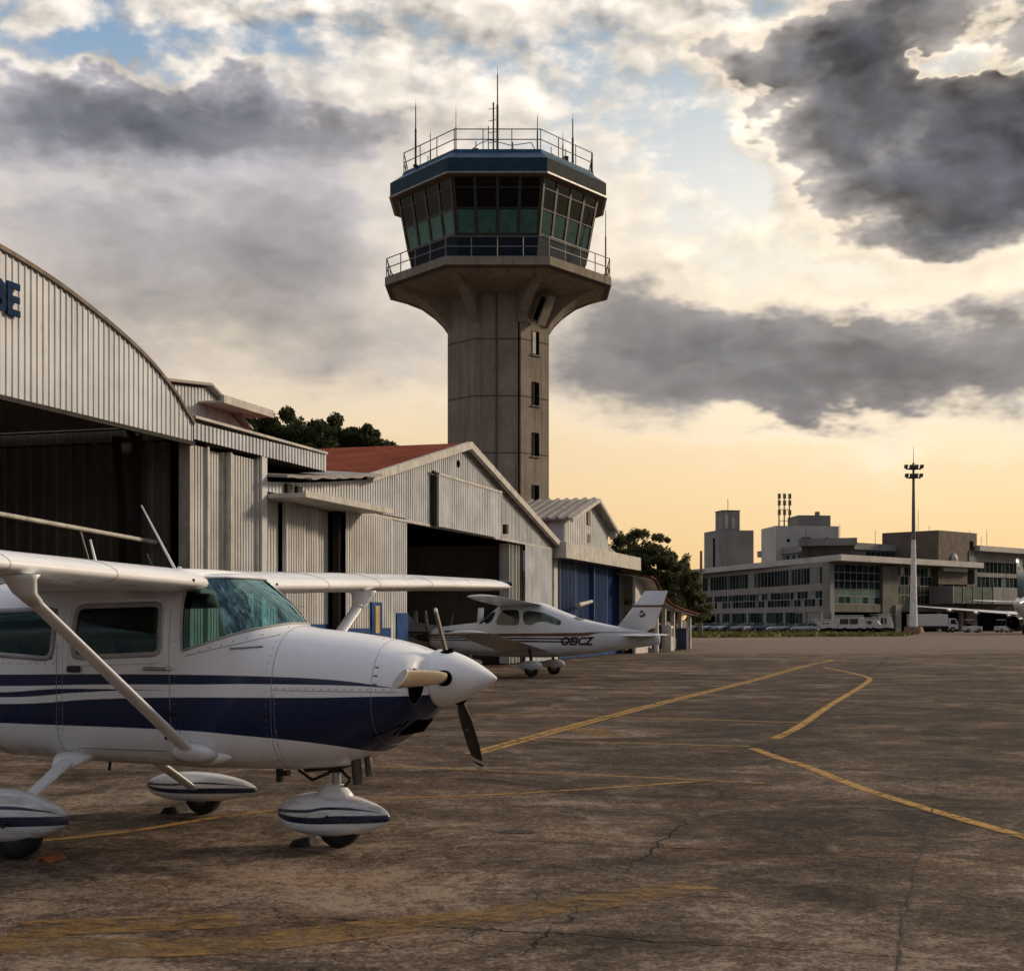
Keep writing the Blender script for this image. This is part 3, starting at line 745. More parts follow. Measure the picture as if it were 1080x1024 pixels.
# ---- blue door hangar (local x = s - 64)
hb = row_empty('blue_door_hangar', 64.0, 'low hangar with dark blue doors, pale canopy and small gabled loft', 'hangar')
for i in range(4):
    x0 = .75 + i * 3.28
    d = MB(); d.ribbed(x0, x0 + 3.2, .55, 4.5, .25 + .1 * (i % 2), .24, .03); dl = d.build('blue_door', CBL, hb)
    MB().box(x0 - .05, x0 + .05, .12 + .1 * (i % 2), .4, .5, 4.5).build('door_frame', pmat('blue_frame', (.03, .09, .2), .5), dl)
    MB().box(x0, x0 + 3.2, .14, .36, .02, .55).build('door_base', BLUEP, dl)
MB().box(-.0, .7, .2, .5, 0, 4.55).build('door_post', CDOOR, hb)
MB().box(13.9, 14.1, .1, .6, 0, 4.6).build('door_post', TRIM, hb)
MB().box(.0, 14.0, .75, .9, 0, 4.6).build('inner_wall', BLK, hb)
MB().box(-1.0, 15.1, -.60, -.50, 4.42, 5.10).box(-1.0, -.88, -.50, .4, 4.42, 5.10).box(14.98, 15.1, -.50, 1.2, 4.42, 5.06).build('canopy_fascia', TRIM, hb)
MB().box(-.88, 14.98, -.50, 1.0, 4.44, 4.52).build('canopy_soffit', BRN, hb)
MB().box(-.88, 14.98, -.50, 1.0, 4.96, 5.04).build('canopy_roof', ROOFG, hb)
MB().prism([(11.9, 5.06), (16.0, 5.06), (16.0, 5.12), (11.9, 5.75)], .6, 7).build('side_roof', ROOFG, hb)
MB().box(14, 14.2, .6, 9, 0, 4.6).build('side_wall', CW2, hb)
def g2(x): return 6.35 + (x - 3.0) * .247 if x < 8.0 else 7.585 - (x - 8.0) * .297
MB().ribbed(3.0, 11.9, 5.1, g2, .5, .45, .03).build('loft_front', CW2, hb)
ls = MB(Matrix.Rotation(-PI / 2, 4, 'Z')); ls.ribbed(-9, -.5, 4.0, 6.35, 3.0, .45, .03); ls.build('loft_side', CW2, hb)
lr = MB()
for (xa, za, xb, zb) in ((2.6, 6.30, 8.0, 7.63), (8.0, 7.63, 12.3, 6.35)):
    n = 1
    lr.prism([(xa, za), (xb, zb), (xb, zb + .08), (xa, za + .08)], .1, 9.2)
for k in range(20):
    y = .2 + k * .46
    lr.prism([(2.55, 6.37), (8.0, 7.70), (8.0, 7.79), (2.55, 6.46)], y, y + .16)
lr.build('loft_roof', corr_mat('old_roof', (.30, .27, .24), amt=.7), hb)
MB().prism([(2.55, 6.20), (8.0, 7.54), (8.0, 7.72), (2.55, 6.38)], -.02, .09).prism([(8.0, 7.54), (12.4, 6.20), (12.4, 6.38), (8.0, 7.72)], -.02, .09).build('loft_verge', TRIM, hb)
MB().box(7.2, 7.75, .42, .475, 6.4, 7.1).build('loft_vent', BRN, hb); MB().box(7.3, 7.8, .43, .475, 5.55, 5.95).build('loft_vent', BRN, hb)
MB().tube((11.9, .3, 6.3), (12.3, .3, 6.2), .25).build('loft_lamp', TRIM, hb)
MB().box(4.5, 9.5, 9.5, 12, 6.0, 8.45).build('roof_tank_room', CW2, hb)
MB().tube((2.2, -.35, 2.42), (4.75, -.35, 2.62), .11, .08).build('pull_bar', TRIM, hb)

# ------------------------------------------------------------------ control tower
tw = empty('control_tower', (-.85, 88.1, 0), 0, 'tall octagonal concrete control tower with blue rimmed glass cab and railings', 'control tower')
def conc_mat():
    m, g, b, out = new_mat('tower_concrete')
    o = g.obj(); x, y, z = g.sep(o)
    n = g.noise(o, .6, 6, .6); n2 = g.noise(g.scale(o, (2.2, 2.2, .10)), 1, 5, .65); n3 = g.noise(o, 5, 6, .7)
    c = g.ramp(g.m('ADD', g.m('MULTIPLY', n, .6), g.m('MULTIPLY', n3, .4)), [(.3, (.175, .145, .110)), (.55, (.265, .228, .182)), (.75, (.36, .315, .26))])
    c = g.mix(g.m('MULTIPLY', g.ss(n2, .48, .75), .6), c, (.055, .044, .035))
    # board joints every 3.4 m of height
    q = g.m('ABSOLUTE', g.m('SUBTRACT', g.m('FRACT', g.m('DIVIDE', g.m('ADD', z, .2), 3.45)), .5))
    jl = g.m('SUBTRACT', 1, g.ss(g.m('MULTIPLY', q, 3.45), .02, .07))
    c = g.mix(g.m('MULTIPLY', jl, .7), c, (.03, .025, .02))
    g.put(b.inputs['Base Color'], c); b.inputs['Roughness'].default_value = .85; b.inputs['Specular IOR Level'].default_value = .25
    g.put(b.inputs['Normal'], g.bump(g.m('SUBTRACT', g.m('MULTIPLY', n3, .5), jl), .5, .05))
    return m
CONC = conc_mat()
RAIL = pmat('rail_grey', (.16, .16, .155), .5, metal=.4)
RAILD = pmat('rail_dark', (.05, .05, .05), .5, metal=.4)
FASC = pmat('cab_blue_fascia', (.016, .045, .072), .6, spec=.15, var=.15, streak=2, dirt=(.02, .035, .05), dirt_amt=.5)
FASG = pmat('cab_grey_fascia', (.060, .062, .062), .85, var=.12, spec=.1)
DECKB = pmat('roof_rim_blue', (.015, .075, .14), .5, spec=.2)
def octo(k, z, fx=None):
    """deck outline scaled by k"""
    a, b, c, d = 3.03 * k, 7.0 * k, 6.95 * k, 1.95 * k
    return [(-a, -b, z), (a, -b, z), (c, -d, z), (c, d, z), (a, b, z), (-a, b, z), (-c, d, z), (-c, -d, z)]
def shaft(k, z):
    a, b, c, d = 1.40 * k, 3.1 * k, 3.13 * k, 1.25 * k
    return [(-a, -b, z), (a, -b, z), (c, -d, z), (c, d, z), (a, b, z), (-a, b, z), (-c, d, z), (-c, -d, z)]
MB().loft([shaft(1, 0), shaft(1, 22.3)], smooth=False).build('shaft', CONC, tw)
sl_ = MB().loft([octo(.80, 21.95), octo(1.0, 22.28), octo(1.0, 22.78)], smooth=False); sl_.build('gallery_slab', CONC, tw)
sof = MB().loft([octo(.50, 21.55), octo(.80, 21.95)], smooth=False); sof.build('soffit', CONC, tw)
def haunch(p_in, p_out, wid, k=1.0):
    """curved bracket from the shaft corner out under the slab"""
    pi, po = Vector(p_in), Vector(p_out); d = (po - pi); L = d.length; d.normalize(); s = Vector((-d.y, d.x, 0)) * wid * .5
    prof = [(-.3, 19.7), (0, 19.8), (.10 * L, 20.3), (.29 * L, 20.95), (.55 * L, 21.6), (.80 * L, 21.95), (.98 * L, 22.22), (.98 * L, 22.35), (-.3, 22.35)]
    mb = MB(); n = len(prof)
    vs = [pi + d * t + s + Vector((0, 0, z)) for t, z in prof] + [pi + d * t - s + Vector((0, 0, z)) for t, z in prof]
    fs = [tuple(range(n)), tuple(range(2 * n - 1, n - 1, -1))] + [(i, (i + 1) % n, (i + 1) % n + n, i + n) for i in range(n)]
    return mb.add(vs, fs)
S0 = shaft(1, 0); O0 = octo(.93, 0)
for i in range(8):
    haunch(S0[i], O0[i], .60).build('haunch', CONC, tw)
# broad haunches on the side faces
for sx in (-1, 1):
    haunch((sx * 3.1, 0, 0), (sx * 6.4, 0, 0), 2.2).build('haunch', CONC, tw)
# inclined duct on the right diagonal
du = MB(Matrix.Translation((2.75, -2.95, 20.6)) @ Matrix.Rotation(R(-40), 4, 'Z') @ Matrix.Rotation(R(28), 4, 'Y'))
du.box(-.32, .32, -.35, .35, -.9, .9); duo = du.build('cable_duct', CONC, tw)
d2 = MB(Matrix.Translation((2.75, -2.95, 20.6)) @ Matrix.Rotation(R(-40), 4, 'Z') @ Matrix.Rotation(R(28), 4, 'Y'))
d2.box(-.18, .18, -.38, -.345, -.75, .7); d2.build('duct_opening', BLK, duo)
# downpipes and joints
MB().tube((-.08, -3.14, 0), (-.08, -3.14, 22.2), .045).build('drain_pipe', pmat('pipe_grey', (.09, .075, .06), .6), tw)
MB().tube((-2.45, -2.42, 0), (-2.45, -2.42, 17.3), .035).build('drain_pipe', CONC, tw)
MB().box(1.22, 1.31, -3.13, -3.0, 0, 21).build('joint_strip', BLK, tw)
# stair windows in the right diagonal face
dv = Vector((3.13 - 1.40, -1.25 + 3.1, 0)).normalized(); nv = Vector((dv.y, -dv.x, 0))
WFR = pmat('window_frame_white', (.5, .5, .48), .5)
GLD = glass_mat('dark_pane', (.02, .03, .03), extra=.06)
for zc in (9.3, 12.5, 15.6, 18.7):
    c = Vector((1.40, -3.1, 0)) + dv * 1.30
    mx = Matrix.Translation(c + Vector((0, 0, zc))) @ Matrix(((dv.x, -nv.x, 0, 0), (dv.y, -nv.y, 0, 0), (0, 0, 1, 0), (0, 0, 0, 1)))
    w = MB(mx); w.box(-.32, .32, -.02, .05, -.72, .72); wo = w.build('stair_window', BLK, tw)
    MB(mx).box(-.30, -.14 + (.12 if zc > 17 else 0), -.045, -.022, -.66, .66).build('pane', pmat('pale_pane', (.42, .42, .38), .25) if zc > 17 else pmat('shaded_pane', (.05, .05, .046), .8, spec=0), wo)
    MB(mx).box(-.42, .42, -.10, .05, -.80, -.72).build('window_surround', CONC, wo)
# cab
zb, zt = 22.79, 27.68
def cabring(z):
    t = (z - zb) / (zt - zb); return octo(.755 + (.885 - .755) * t, z)
def cab_quad(i, u0, u1, z0, z1, out=0):
    def P(u, z):
        r = cabring(z); a, b = Vector(r[i]), Vector(r[(i + 1) % 8]); p = a.lerp(b, u)
        e = (b - a).normalized(); return p + Vector((e.y, -e.x, 0)) * out
    return [P(u0, z0), P(u1, z0), P(u1, z1), P(u0, z1)]
CABG_T = glass_mat('cab_glass', (.12, .13, .125), gloss=(.42, .46, .46), extra=.01)
CABG_L = glass_mat('cab_lower_glass', (.52, .74, .73), gloss=(.45, .66, .66), extra=.03)
BLIND = pmat('green_blind', (.40, .58, .56), .7, var=.25)
CABI = pmat('cab_interior', (.020, .018, .016), .8)
zs = 24.45; zm = 25.85; zu = 27.0
lowp = MB()
for i in range(8):
    lowp.add(cab_quad(i, 0, 1, zb, zs - .06), [(0, 1, 2, 3)])
lowp.build('cab_wall', pmat('cab_lower_wall', (.010, .020, .032), .65, spec=.12), tw)
mul = MB()
for i in range(8):
    npan = 4 if i != 2 and i != 6 else 3
    for k in range(npan + 1):
        u = k / npan; w = .035 if 0 < k < npan else .06
        a = cab_quad(i, max(0, u - w * .5), min(1, u + w * .5), zs - .06, zt, .05); c_ = cab_quad(i, max(0, u - w * .5), min(1, u + w * .5), zs - .06, zt, -.06)
        mul.add(a + c_, [(0, 1, 2, 3), (7, 6, 5, 4), (0, 4, 5, 1), (1, 5, 6, 2), (2, 6, 7, 3), (3, 7, 4, 0)])
    for z0, w in ((zs - .10, .14), (zm, .07), (zu, .06), (zt - .1, .1)):
        a = cab_quad(i, 0, 1, z0, z0 + w, .045); c_ = cab_quad(i, 0, 1, z0, z0 + w, -.05)
        mul.add(a + c_, [(0, 1, 2, 3), (7, 6, 5, 4), (0, 4, 5, 1), (1, 5, 6, 2), (2, 6, 7, 3), (3, 7, 4, 0)])
mul.build('cab_mullions', pmat('cab_frame', (.014, .014, .014), .4), tw)
for i in range(8):
    npan = 4 if i != 2 and i != 6 else 3
    for k in range(npan):
        for (z0, z1, gm_) in ((zs + .04, zm, CABG_L), (zm + .07, zu, CABG_T), (zu + .06, zt - .1, CABG_T)):
            p = MB(); p.add(cab_quad(i, (k + .02) / npan, (k + .98) / npan, z0, z1), [(0, 1, 2, 3)]); p.build('cab_pane', gm_, tw)
# inside the cab: floor, ceiling, core, blinds and desks
MB().loft([octo(.74, 22.9), octo(.74, 23.0)], smooth=False).build('cab_floor', CABI, tw)
MB().loft([octo(.87, 27.5), octo(.87, 27.62)], smooth=False).build('cab_ceiling', pmat('cab_ceiling', (.10, .075, .055), .8), tw)
MB().loft([octo(.22, 23.0), octo(.22, 27.5)], smooth=False).build('cab_core', CABI, tw)
ck = MB()
for i in range(8):
    q = cab_quad(i, .03, .97, 23.2, 24.5, -.35); ck.add(q, [(0, 1, 2, 3)])
    q2 = cab_quad(i, .03, .97, 24.5, 24.51, -.35); q3 = cab_quad(i, .06, .94, 24.5, 24.51, -1.1); ck.add([q2[0], q2[1], q3[1], q3[0]], [(0, 1, 2, 3)])
ck.build('control_desk', CABI, tw)
for i in (0, 1, 7, 2, 6):
    for k in range(4 if i not in (2, 6) else 3):
        bl = MB(); bl.add(cab_quad(i, (k + .04) / (4 if i not in (2, 6) else 3), (k + .96) / (4 if i not in (2, 6) else 3), zs + .02, zm - .02, -.10), [(0, 1, 2, 3)])
        bl.build('blind', BLIND, tw)
for k in range(3):
    p = Vector((-1.2 + k * 1.5, -2.0 + (k % 2) * .8, 0)); MB().lathe([(24.6, .25), (25.2, .3), (25.5, .12), (25.9, .14), (26.0, .05)], 10, 'z', (p.x, p.y, 0)).build('desk_chair', CABI, tw)
# eaves, fascia and roof
ev = MB().loft([octo(.885, 27.62), octo(.955, 27.70)], smooth=False, cap=(True, True)); ev.build('eaves_soffit', pmat('eaves_wood', (.16, .105, .06), .7), tw)
for i in range(8):
    f0, f1 = octo(.955, 27.70), octo(.955, 28.57); j = (i + 1) % 8; g0, g1 = octo(.93, 27.70), octo(.93, 28.57)
    mb = MB(); mb.add([f0[i], f0[j], f1[j], f1[i], g0[i], g0[j], g1[j], g1[i]], [(0, 1, 2, 3), (7, 6, 5, 4), (0, 4, 5, 1), (2, 6, 7, 3)])
    fo = mb.build('fascia', FASG if i in (1, 2, 3) else FASC, tw)
    e = MB(); a0, a1 = octo(.963, 27.66), octo(.963, 27.76); c0, c1 = octo(.94, 27.66), octo(.94, 27.76)
    e.add([a0[i], a0[j], a1[j], a1[i], c0[i], c0[j], c1[j], c1[i]], [(0, 1, 2, 3), (7, 6, 5, 4), (0, 4, 5, 1), (2, 6, 7, 3)]); e.build('drip_edge', pmat('drip_edge', (.22, .23, .23), .4), fo)
MB().loft([octo(.955, 28.57), octo(.85, 29.1), octo(.84, 29.32)], smooth=False).build('roof', DECKB, tw)
# railings
def railing(k, z0, h, name, mat, sub, mid=1, r=.035):
    O = octo(k, z0); mb = MB()
    for i in range(8):
        a, b = Vector(O[i]), Vector(O[(i + 1) % 8])
        for q in range(mid + 1):
            zz = Vector((0, 0, h * (q + 1) / (mid + 1))); mb.tube(a + zz, b + zz, r, r, 6)
        n = sub if (b - a).length > 4.2 else max(2, sub - 1)
        for q in range(n): p = a.lerp(b, q / n); mb.tube(p, p + Vector((0, 0, h)), r * .9, r * .9, 6)
    return mb.build(name, mat, tw)
railing(.985, 22.78, 1.15, 'gallery_railing', RAIL, 4, 1)
railing(.835, 29.3, 1.2, 'roof_railing', RAILD, 3, 1, .032)
# antennas and roof gear
def ant(x, y, z0, z1, r=.05, name='antenna'):
    mb = MB(); L = z1 - z0
    mb.tube((x, y, z0), (x, y, z0 + L * .55), r, r * .9, 6); mb.tube((x, y, z0 + L * .55), (x, y, z0 + L * .9), r * .55, r * .45, 6); mb.tube((x, y, z0 + L * .9), (x, y, z1), r * .2, r * .12, 5)
    mb.tube((x, y, z0), (x, y, z0 + .12), r * 2.6, r * 2, 8)
    return mb.build(name, RAILD, tw)
ant(-5.0, -2.8, 29.3, 33.4, .07); ant(-4.2, -1.2, 29.3, 32.1, .05); ant(-2.45, -5.4, 29.3, 32.0, .04)
ant(.0, -5.6, 29.2, 34.3, .075); ant(2.35, -5.4, 29.3, 31.6, .05); ant(4.55, -2.6, 29.3, 32.6, .075); ant(3.9, -4, 29.3, 31.0, .045); ant(5.75, -1.6, 29.3, 30.7, .05)
ant(6.6, -1.9, 22.8, 27.3, .05)
sc_ = MB(); sc_.tube((-.25, -4.9, 29.3), (-.25, -4.9, 32.4), .05); sc_.tube((-.55, -4.9, 29.3), (-.55, -4.9, 31.0), .03)
for zz in (30.0, 30.6, 31.3, 32.0): sc_.tube((-.55, -4.9, zz), (.05, -4.9, zz + .1), .02)
sc_.build('antenna_mast', RAILD, tw)
cb = MB(); cb.path([(-2, -4.5, 29.4), (-1.1, -4.5, 30.1), (-.5, -4.6, 30.3), (.8, -4.5, 30.0), (2.0, -4.4, 30.2), (2.4, -4.5, 29.4)], .025); cb.build('roof_cable', RAILD, tw)
for (x, y) in ((-1.3, -4.6), (.9, -4.5), (3.2, -3.6), (4.1, -3.2), (-4.3, -2.0)):
    MB().box(x - .16, x + .16, y - .16, y + .16, 29.3, 29.75).tube((x, y, 29.7), (x, y, 30.2), .03).build('roof_box', RAILD, tw)

# ------------------------------------------------------------------ terminal
T0 = Vector((47.2, 210, 0))
te = empty('terminal_building', T0, 0, 'long grey three storey airport terminal with window bands and rooftop blocks', 'terminal')
TC = pmat('terminal_concrete', (.205, .198, .19), .8, var=.15, scale=.25, streak=1.2, dirt=(.09, .08, .072), dirt_amt=.5)
TC2 = pmat('terminal_dark_concrete', (.10, .093, .085), .8, var=.2, scale=.3, streak=1.0, dirt=(.05, .045, .04), dirt_amt=.5)
TW = pmat('terminal_white_slab', (.40, .385, .36), .7, var=.12, scale=.3)
TBR = pmat('terminal_brown_wall', (.115, .085, .062), .8, var=.2, scale=.3, streak=1, dirt=(.05, .04, .03))
TGL = [pmat('terminal_glass_dark', (.012, .020, .023), .5, var=.3, scale=.3, spec=.0), pmat('terminal_glass_green', (.026, .043, .044), .5, var=.4, scale=.3, spec=.0),
       pmat('terminal_glass_pale', (.13, .15, .14), .5, var=.3, scale=.3, spec=.15), pmat('terminal_glass_teal', (.07, .15, .135), .35, var=.3, scale=.3, spec=.15)]
TFR = pmat('terminal_frame', (.16, .157, .15), .5)
TFD = pmat('terminal_frame_dark', (.05, .05, .048), .5)
random.seed(11)
def frame(p, d):
    """local x along d, -y outwards (towards the apron)"""
    d = Vector((d[0], d[1], 0)).normalized(); n = Vector((-d.y, d.x, 0))
    return Matrix(((d.x, n.x, 0, p[0]), (d.y, n.y, 0, p[1]), (0, 0, 1, p[2] if len(p) > 2 else 0), (0, 0, 0, 1)))
# left front runs back towards the booth; its local x goes from the far end to the corner
LL = 68.1
FL = frame((-12.2, 67, 0), (12.2, -67)); FRt = frame((0, 0, 0), (29.3, 27))
def tbox(F, x0, x1, y0, y1, z0, z1, name, mat, parent=te):
    return MB(F).box(x0, x1, y0, y1, z0, z1).build(name, mat, parent)
def band(F, x0, x1, z0, z1, nb, npan, mats, fr=TFR, rows=1, inset=.10, parent=te, fw=.03):
    """row of nb windows, each with npan panes"""
    L = (x1 - x0) / nb
    for k in range(nb):
        a, b = x0 + k * L + fw, x0 + (k + 1) * L - fw
        w = MB(F)
        for q in range(npan + 1):
            xx = a + (b - a) * q / npan; w.box(xx - .05, xx + .05, inset - .03, inset + .04, z0, z1)
        for q in range(rows + 1):
            zz = z0 + (z1 - z0) * q / rows; w.box(a, b, inset - .06, inset + .03, zz - .06, zz + .06)
        wo = w.build('window', fr, parent)
        p = [MB(F) for _ in mats]
        used = set()
        for q in range(npan):
            for r in range(rows):
                i = random.choices(range(len(mats)), weights=[m[1] for m in mats])[0]; used.add(i)
                p[i].add([(a + (b - a) * (q + dx) / npan, inset, z0 + (z1 - z0) * (r + dz) / rows) for dx, dz in ((0, 0), (1, 0), (1, 1), (0, 1))], [(0, 1, 2, 3)])
        for i in used: p[i].build('pane', mats[i][0], wo)
GM = [(TGL[0], 8), (TGL[1], 4), (TGL[2], 1)]
GM2 = [(TGL[0], 6), (TGL[1], 4), (TGL[2], 2)]
# walls of the left front
tbox(FL, 0, LL - 9.5, .4, 14, 0, 10.4, 'wall', TC2); tbox(FL, LL - 9.5, LL - 1.2, .4, 1.4, 0, 10.4, 'wall', TC2)
for z0, z1 in ((6.35, 7.30), (3.1, 3.95), (9.95, 10.6)): tbox(FL, 8, LL, 0, .4, z0, z1, 'spandrel', TC)
tbox(FL, -.5, 8, -.3, 12, 0, 10.2, 'end_block', TC)
for z0 in (7.2, 4.0, 1.0): tbox(FL, 2.5, 4.5, -.34, -.31, z0, z0 + 1.9, 'end_window', TGL[0])
tbox(FL, 8.2, 16, -.15, .3, 0, 2.7, 'gate_opening', BLK)
for k in range(7):
    x = 16 + k * 8.68; tbox(FL, x - .45, x + .45, -.06, .4, 0, 3.1, 'column', TC)
for k in range(5): 
    x = 8 + k * 15; tbox(FL, x - .12, x + .12, -.02, .35, 3.1, 10.2, 'pilaster', TC)
band(FL, 8, 46, 7.35, 9.95, 6, 4, GM); band(FL, 46, LL - 2, 7.35, 9.95, 4, 4, GM2)
band(FL, 8, LL - 2, 3.95, 6.35, 10, 4, GM2, rows=2)
band(FL, 16.6, LL - 14, .4, 3.1, 5, 5, [(TGL[1], 4), (TGL[0], 4), (TGL[3], 1)], TFD)
band(FL, LL - 13, LL - 1, .8, 3.0, 2, 4, [(TGL[1], 3), (TC, 3)], TFR)
tbox(FL, LL - 2, LL, -.02, .4, 0, 10.4, 'corner_pier', TC)
tbox(FL, LL - 2.2, LL + .1, -.06, -.03, 1.5, 3.2, 'pier_patch', TW)
# roof slab with overhang over both fronts
e1 = FL @ Vector((-3, -2.6, 0)); e2 = FL @ Vector((LL + 2.2, -2.6, 0)); e3 = FRt @ Vector((42, -2.2, 0))
cor = Vector((1.2, -3.4, 0))
rs = MB(); rs.prism([(e1.x, e1.y), (cor.x, cor.y), (e3.x, e3.y), (e3.x - 8, e3.y + 30), (e1.x + 14, e1.y + 4)], 10.65, 11.55, 'z'); rs.build('roof_slab', TW, te)
# right front
tbox(FRt, 9.5, 42, .8, 14, 0, 10.6, 'wall', TC2); tbox(FRt, 1.2, 9.5, .8, 1.8, 0, 10.6, 'wall', TC2)
tbox(FRt, 1.6, 14.5, -.05, .8, 3.1, 4.3, 'spandrel', TC2); tbox(FRt, 1.6, 14.5, .5, .78, .0, 3.1, 'vehicle_bay', BLK)
band(FRt, 1.6, 14.5, 4.35, 6.6, 1, 8, [(TGL[3], 6), (TGL[1], 2)], TFR, 2, .3)
band(FRt, 1.6, 14.5, 6.6, 10.4, 1, 8, [(TGL[0], 7), (TGL[1], 1)], TFR, 3, .3)
tbox(FRt, 0, 1.6, -.1, .8, 0, 10.4, 'pier', TC)
tbox(FRt, 14.5, 19, -.2, .8, 0, 10.4, 'pier', TC2); tbox(FRt, 17.6, 19.2, -.6, .4, 0, 4.2, 'column', TC)
band(FRt, 19, 33, 4.4, 10.4, 2, 6, [(TGL[1], 6), (pmat('terminal_glass_olive', (.06, .065, .04), .2, var=.4, scale=.3), 5), (TGL[0], 2)], TFR, 4, .2)
tbox(FRt, 19, 42, -.1, .8, 3.2, 4.4, 'spandrel', TC2); tbox(FRt, 19.3, 42, .3, .78, 0, 3.2, 'vehicle_bay', BLK)
for x in (24, 31, 38): tbox(FRt, x, x + .9, -.2, .7, 0, 3.2, 'column', TC)
band(FRt, 33, 38, 4.4, 7.4, 1, 3, [(TGL[1], 2), (TGL[0], 3)], TFR, 2, .2)
# boarding bridge box
jb = tbox(FRt, 28, 41, -4.5, -.3, 4.6, 7.3, 'boarding_bridge', pmat('bridge_teal_glass', (.05, .085, .08), .25, var=.3, scale=.4))
tbox(FRt, 41, 53, -4.0, -.3, 4.6, 7.4, 'bridge_end', TC)
for x in (28, 31.2, 34.4, 37.6, 40.9): tbox(FRt, x - .1, x + .1, -4.6, -.3, 4.5, 7.4, 'bridge_frame', TFR, jb)
# brown service block
bb = tbox(FRt, 30.3, 42.6, -.6, 10, 7.8, 16.6, 'brown_block', TBR); tbox(FRt, 39.2, 42.6, -.7, 9, 0, 7.8, 'brown_block', TBR)
for z0 in (5.0, 8.0, 11.2): tbox(FRt, 39.8, 41.6, -.74, -.71, z0, z0 + 2.2, 'block_window', TGL[2] if z0 != 8 else TGL[0])
tbox(FRt, 40.3, 41.4, -.66, -.63, 13.8, 15.2, 'block_window', TGL[0])
tbox(FRt, 31, 38.5, -1.2, -.61, 9.9, 10.6, 'block_canopy', TW)
MB(FRt).lathe([(-1.2, .1), (-.9, .9), (-.62, 1.0)], 14, 'y', (35, 0, 12)).build('satellite_dish', TW, te)
# far right wing
tbox(FRt, 42.6, 120, .3, 16, 0, 13.6, 'wall', TC2); tbox(FRt, 42, 122, -1.5, 17, 13.6, 14.5, 'roof_slab', TW)
for z0, z1 in ((11.9, 13.6), (9.3, 10.0), (4.6, 5.6)): tbox(FRt, 42.6, 120, 0, .3, z0, z1, 'spandrel', TC)
band(FRt, 42.6, 110, 10.0, 11.9, 8, 6, GM, TFD, 1, .2); band(FRt, 42.6, 110, 5.6, 9.3, 8, 6, [(TGL[3], 2), (TGL[1], 5), (TGL[0], 3)], TFR, 2, .2)
tbox(FRt, 43, 120, .1, .29, 0, 3.4, 'vehicle_bay', BLK)
for x in (49, 58, 66): tbox(FRt, x, x + 3, -3.4, -.4, 4.7, 6.6, 'bridge_cabin', TW)
# penthouse
def poly_on_roof(name, pts, z0, z1, mat, parent=te): return MB().prism(pts, z0, z1, 'z').build(name, mat, parent)
pa = FL @ Vector((22, 7, 0)); pb = FL @ Vector((62, 7, 0)); pc = FRt @ Vector((6, 9, 0)); pd = FRt @ Vector((34, 8, 0)); pe = FRt @ Vector((34, 24, 0)); pf = FL @ Vector((22, 20, 0))
PP = [(p.x, p.y) for p in (pa, pb, pc, pd, pe, pf)]
poly_on_roof('penthouse', PP, 11.5, 13.4, TC2)
def grow(pts, d):
    cx = sum(p[0] for p in pts) / len(pts); cy = sum(p[1] for p in pts) / len(pts)
    return [(cx + (p[0] - cx) * (1 + d), cy + (p[1] - cy) * (1 + d)) for p in pts]
poly_on_roof('penthouse_roof', grow(PP, .09), 13.4, 14.5, TC)
for (A_, B_, n_) in ((pa, pb, 6), (pb, pc, 2), (pc, pd, 4)):
    Fp = frame((A_.x, A_.y, 0), (B_.x - A_.x, B_.y - A_.y)); L = (Vector((B_.x - A_.x, B_.y - A_.y))).length
    band(Fp, .2, L - .2, 11.9, 13.2, n_, 5, [(TGL[0], 5), (TGL[2], 2), (TGL[1], 4)], TFR, 1, -.12)
# rooftop blocks, tanks, masts
def rblock(x0, x1, Y, z0, z1, name, mat, d=9, yaw=0):
    F = Matrix.Translation((0, 0, 0)) @ frame((x0 - T0.x, Y - T0.y), (math.cos(yaw), math.sin(yaw)))
    return MB(F).box(0, x1 - x0, 0, d, z0, z1).build(name, mat, te), F
b1, F1 = rblock(46.2, 57.6, 246, 11, 18.4, 'lift_block', TW, 9, R(6))
MB(F1).box(4.6, 10.4, 1.5, 8, 18.4, 20.4).build('plant_room', TC, te); MB(F1).box(8, 8.6, 2, 3, 20.4, 21.1).build('roof_vent', TC, te)
MB(F1).box(2, 2.5, -.12, -.02, 15.6, 16.1).build('wall_vent', BLK, b1); MB(F1).box(9, 9.5, -.12, -.02, 15.8, 16.4).build('wall_vent', BLK, b1)
MB(F1).box(4.6, 6.2, -.5, -.05, 13.8, 16.4).build('wall_pipes', TC2, b1)
b2, F2 = rblock(39.0, 46.0, 265, 9, 18.9, 'water_tower_base', TC, 8, R(12))
MB(F2).box(-.03, -.0, 2, 3, 12, 17.5).build('side_slot', BLK, b2)
b3 = MB(F2).box(1.2, 4.6, 1, 5, 18.9, 22.6).build('water_tank', TC, te)
MB(F2).box(1.6, 2.2, .95, .99, 19.3, 22.0).box(3.0, 3.6, .95, .99, 19.2, 21.3).build('tank_slots', TW, b3)
MB(F2).box(1.1, 4.7, .9, 5.1, 22.6, 22.75).tube((2.6, 2, 22.7), (2.6, 2, 25.0), .06).build('tank_top', TC2, b3)
mst = MB(F1)
for k in range(3):
    x = 1.5 + k * .95
    mst.tube((x, 3, 18.4), (x, 3, 24.3), .14, .10, 6)
    for zz in (20.5, 22.2, 23.4): mst.box(x - .25, x + .25, 2.7, 2.95, zz, zz + .9)
for zz in (19.5, 21.5): mst.tube((1.5, 3, zz), (3.4, 3, zz), .06)
mst.build('radio_mast', pmat('mast_paint', (.20, .15, .09), .6), te)
for x, z1 in ((3, 17.5), (12, 17.0), (22, 16.5), (35, 20.5), (38.5, 18), (52, 17.8), (56, 16.8), (58, 18.2)):
    MB(FRt).tube((x, 6, 11), (x, 6, z1), .05, .04, 5).build('roof_aerial', TFD, te)

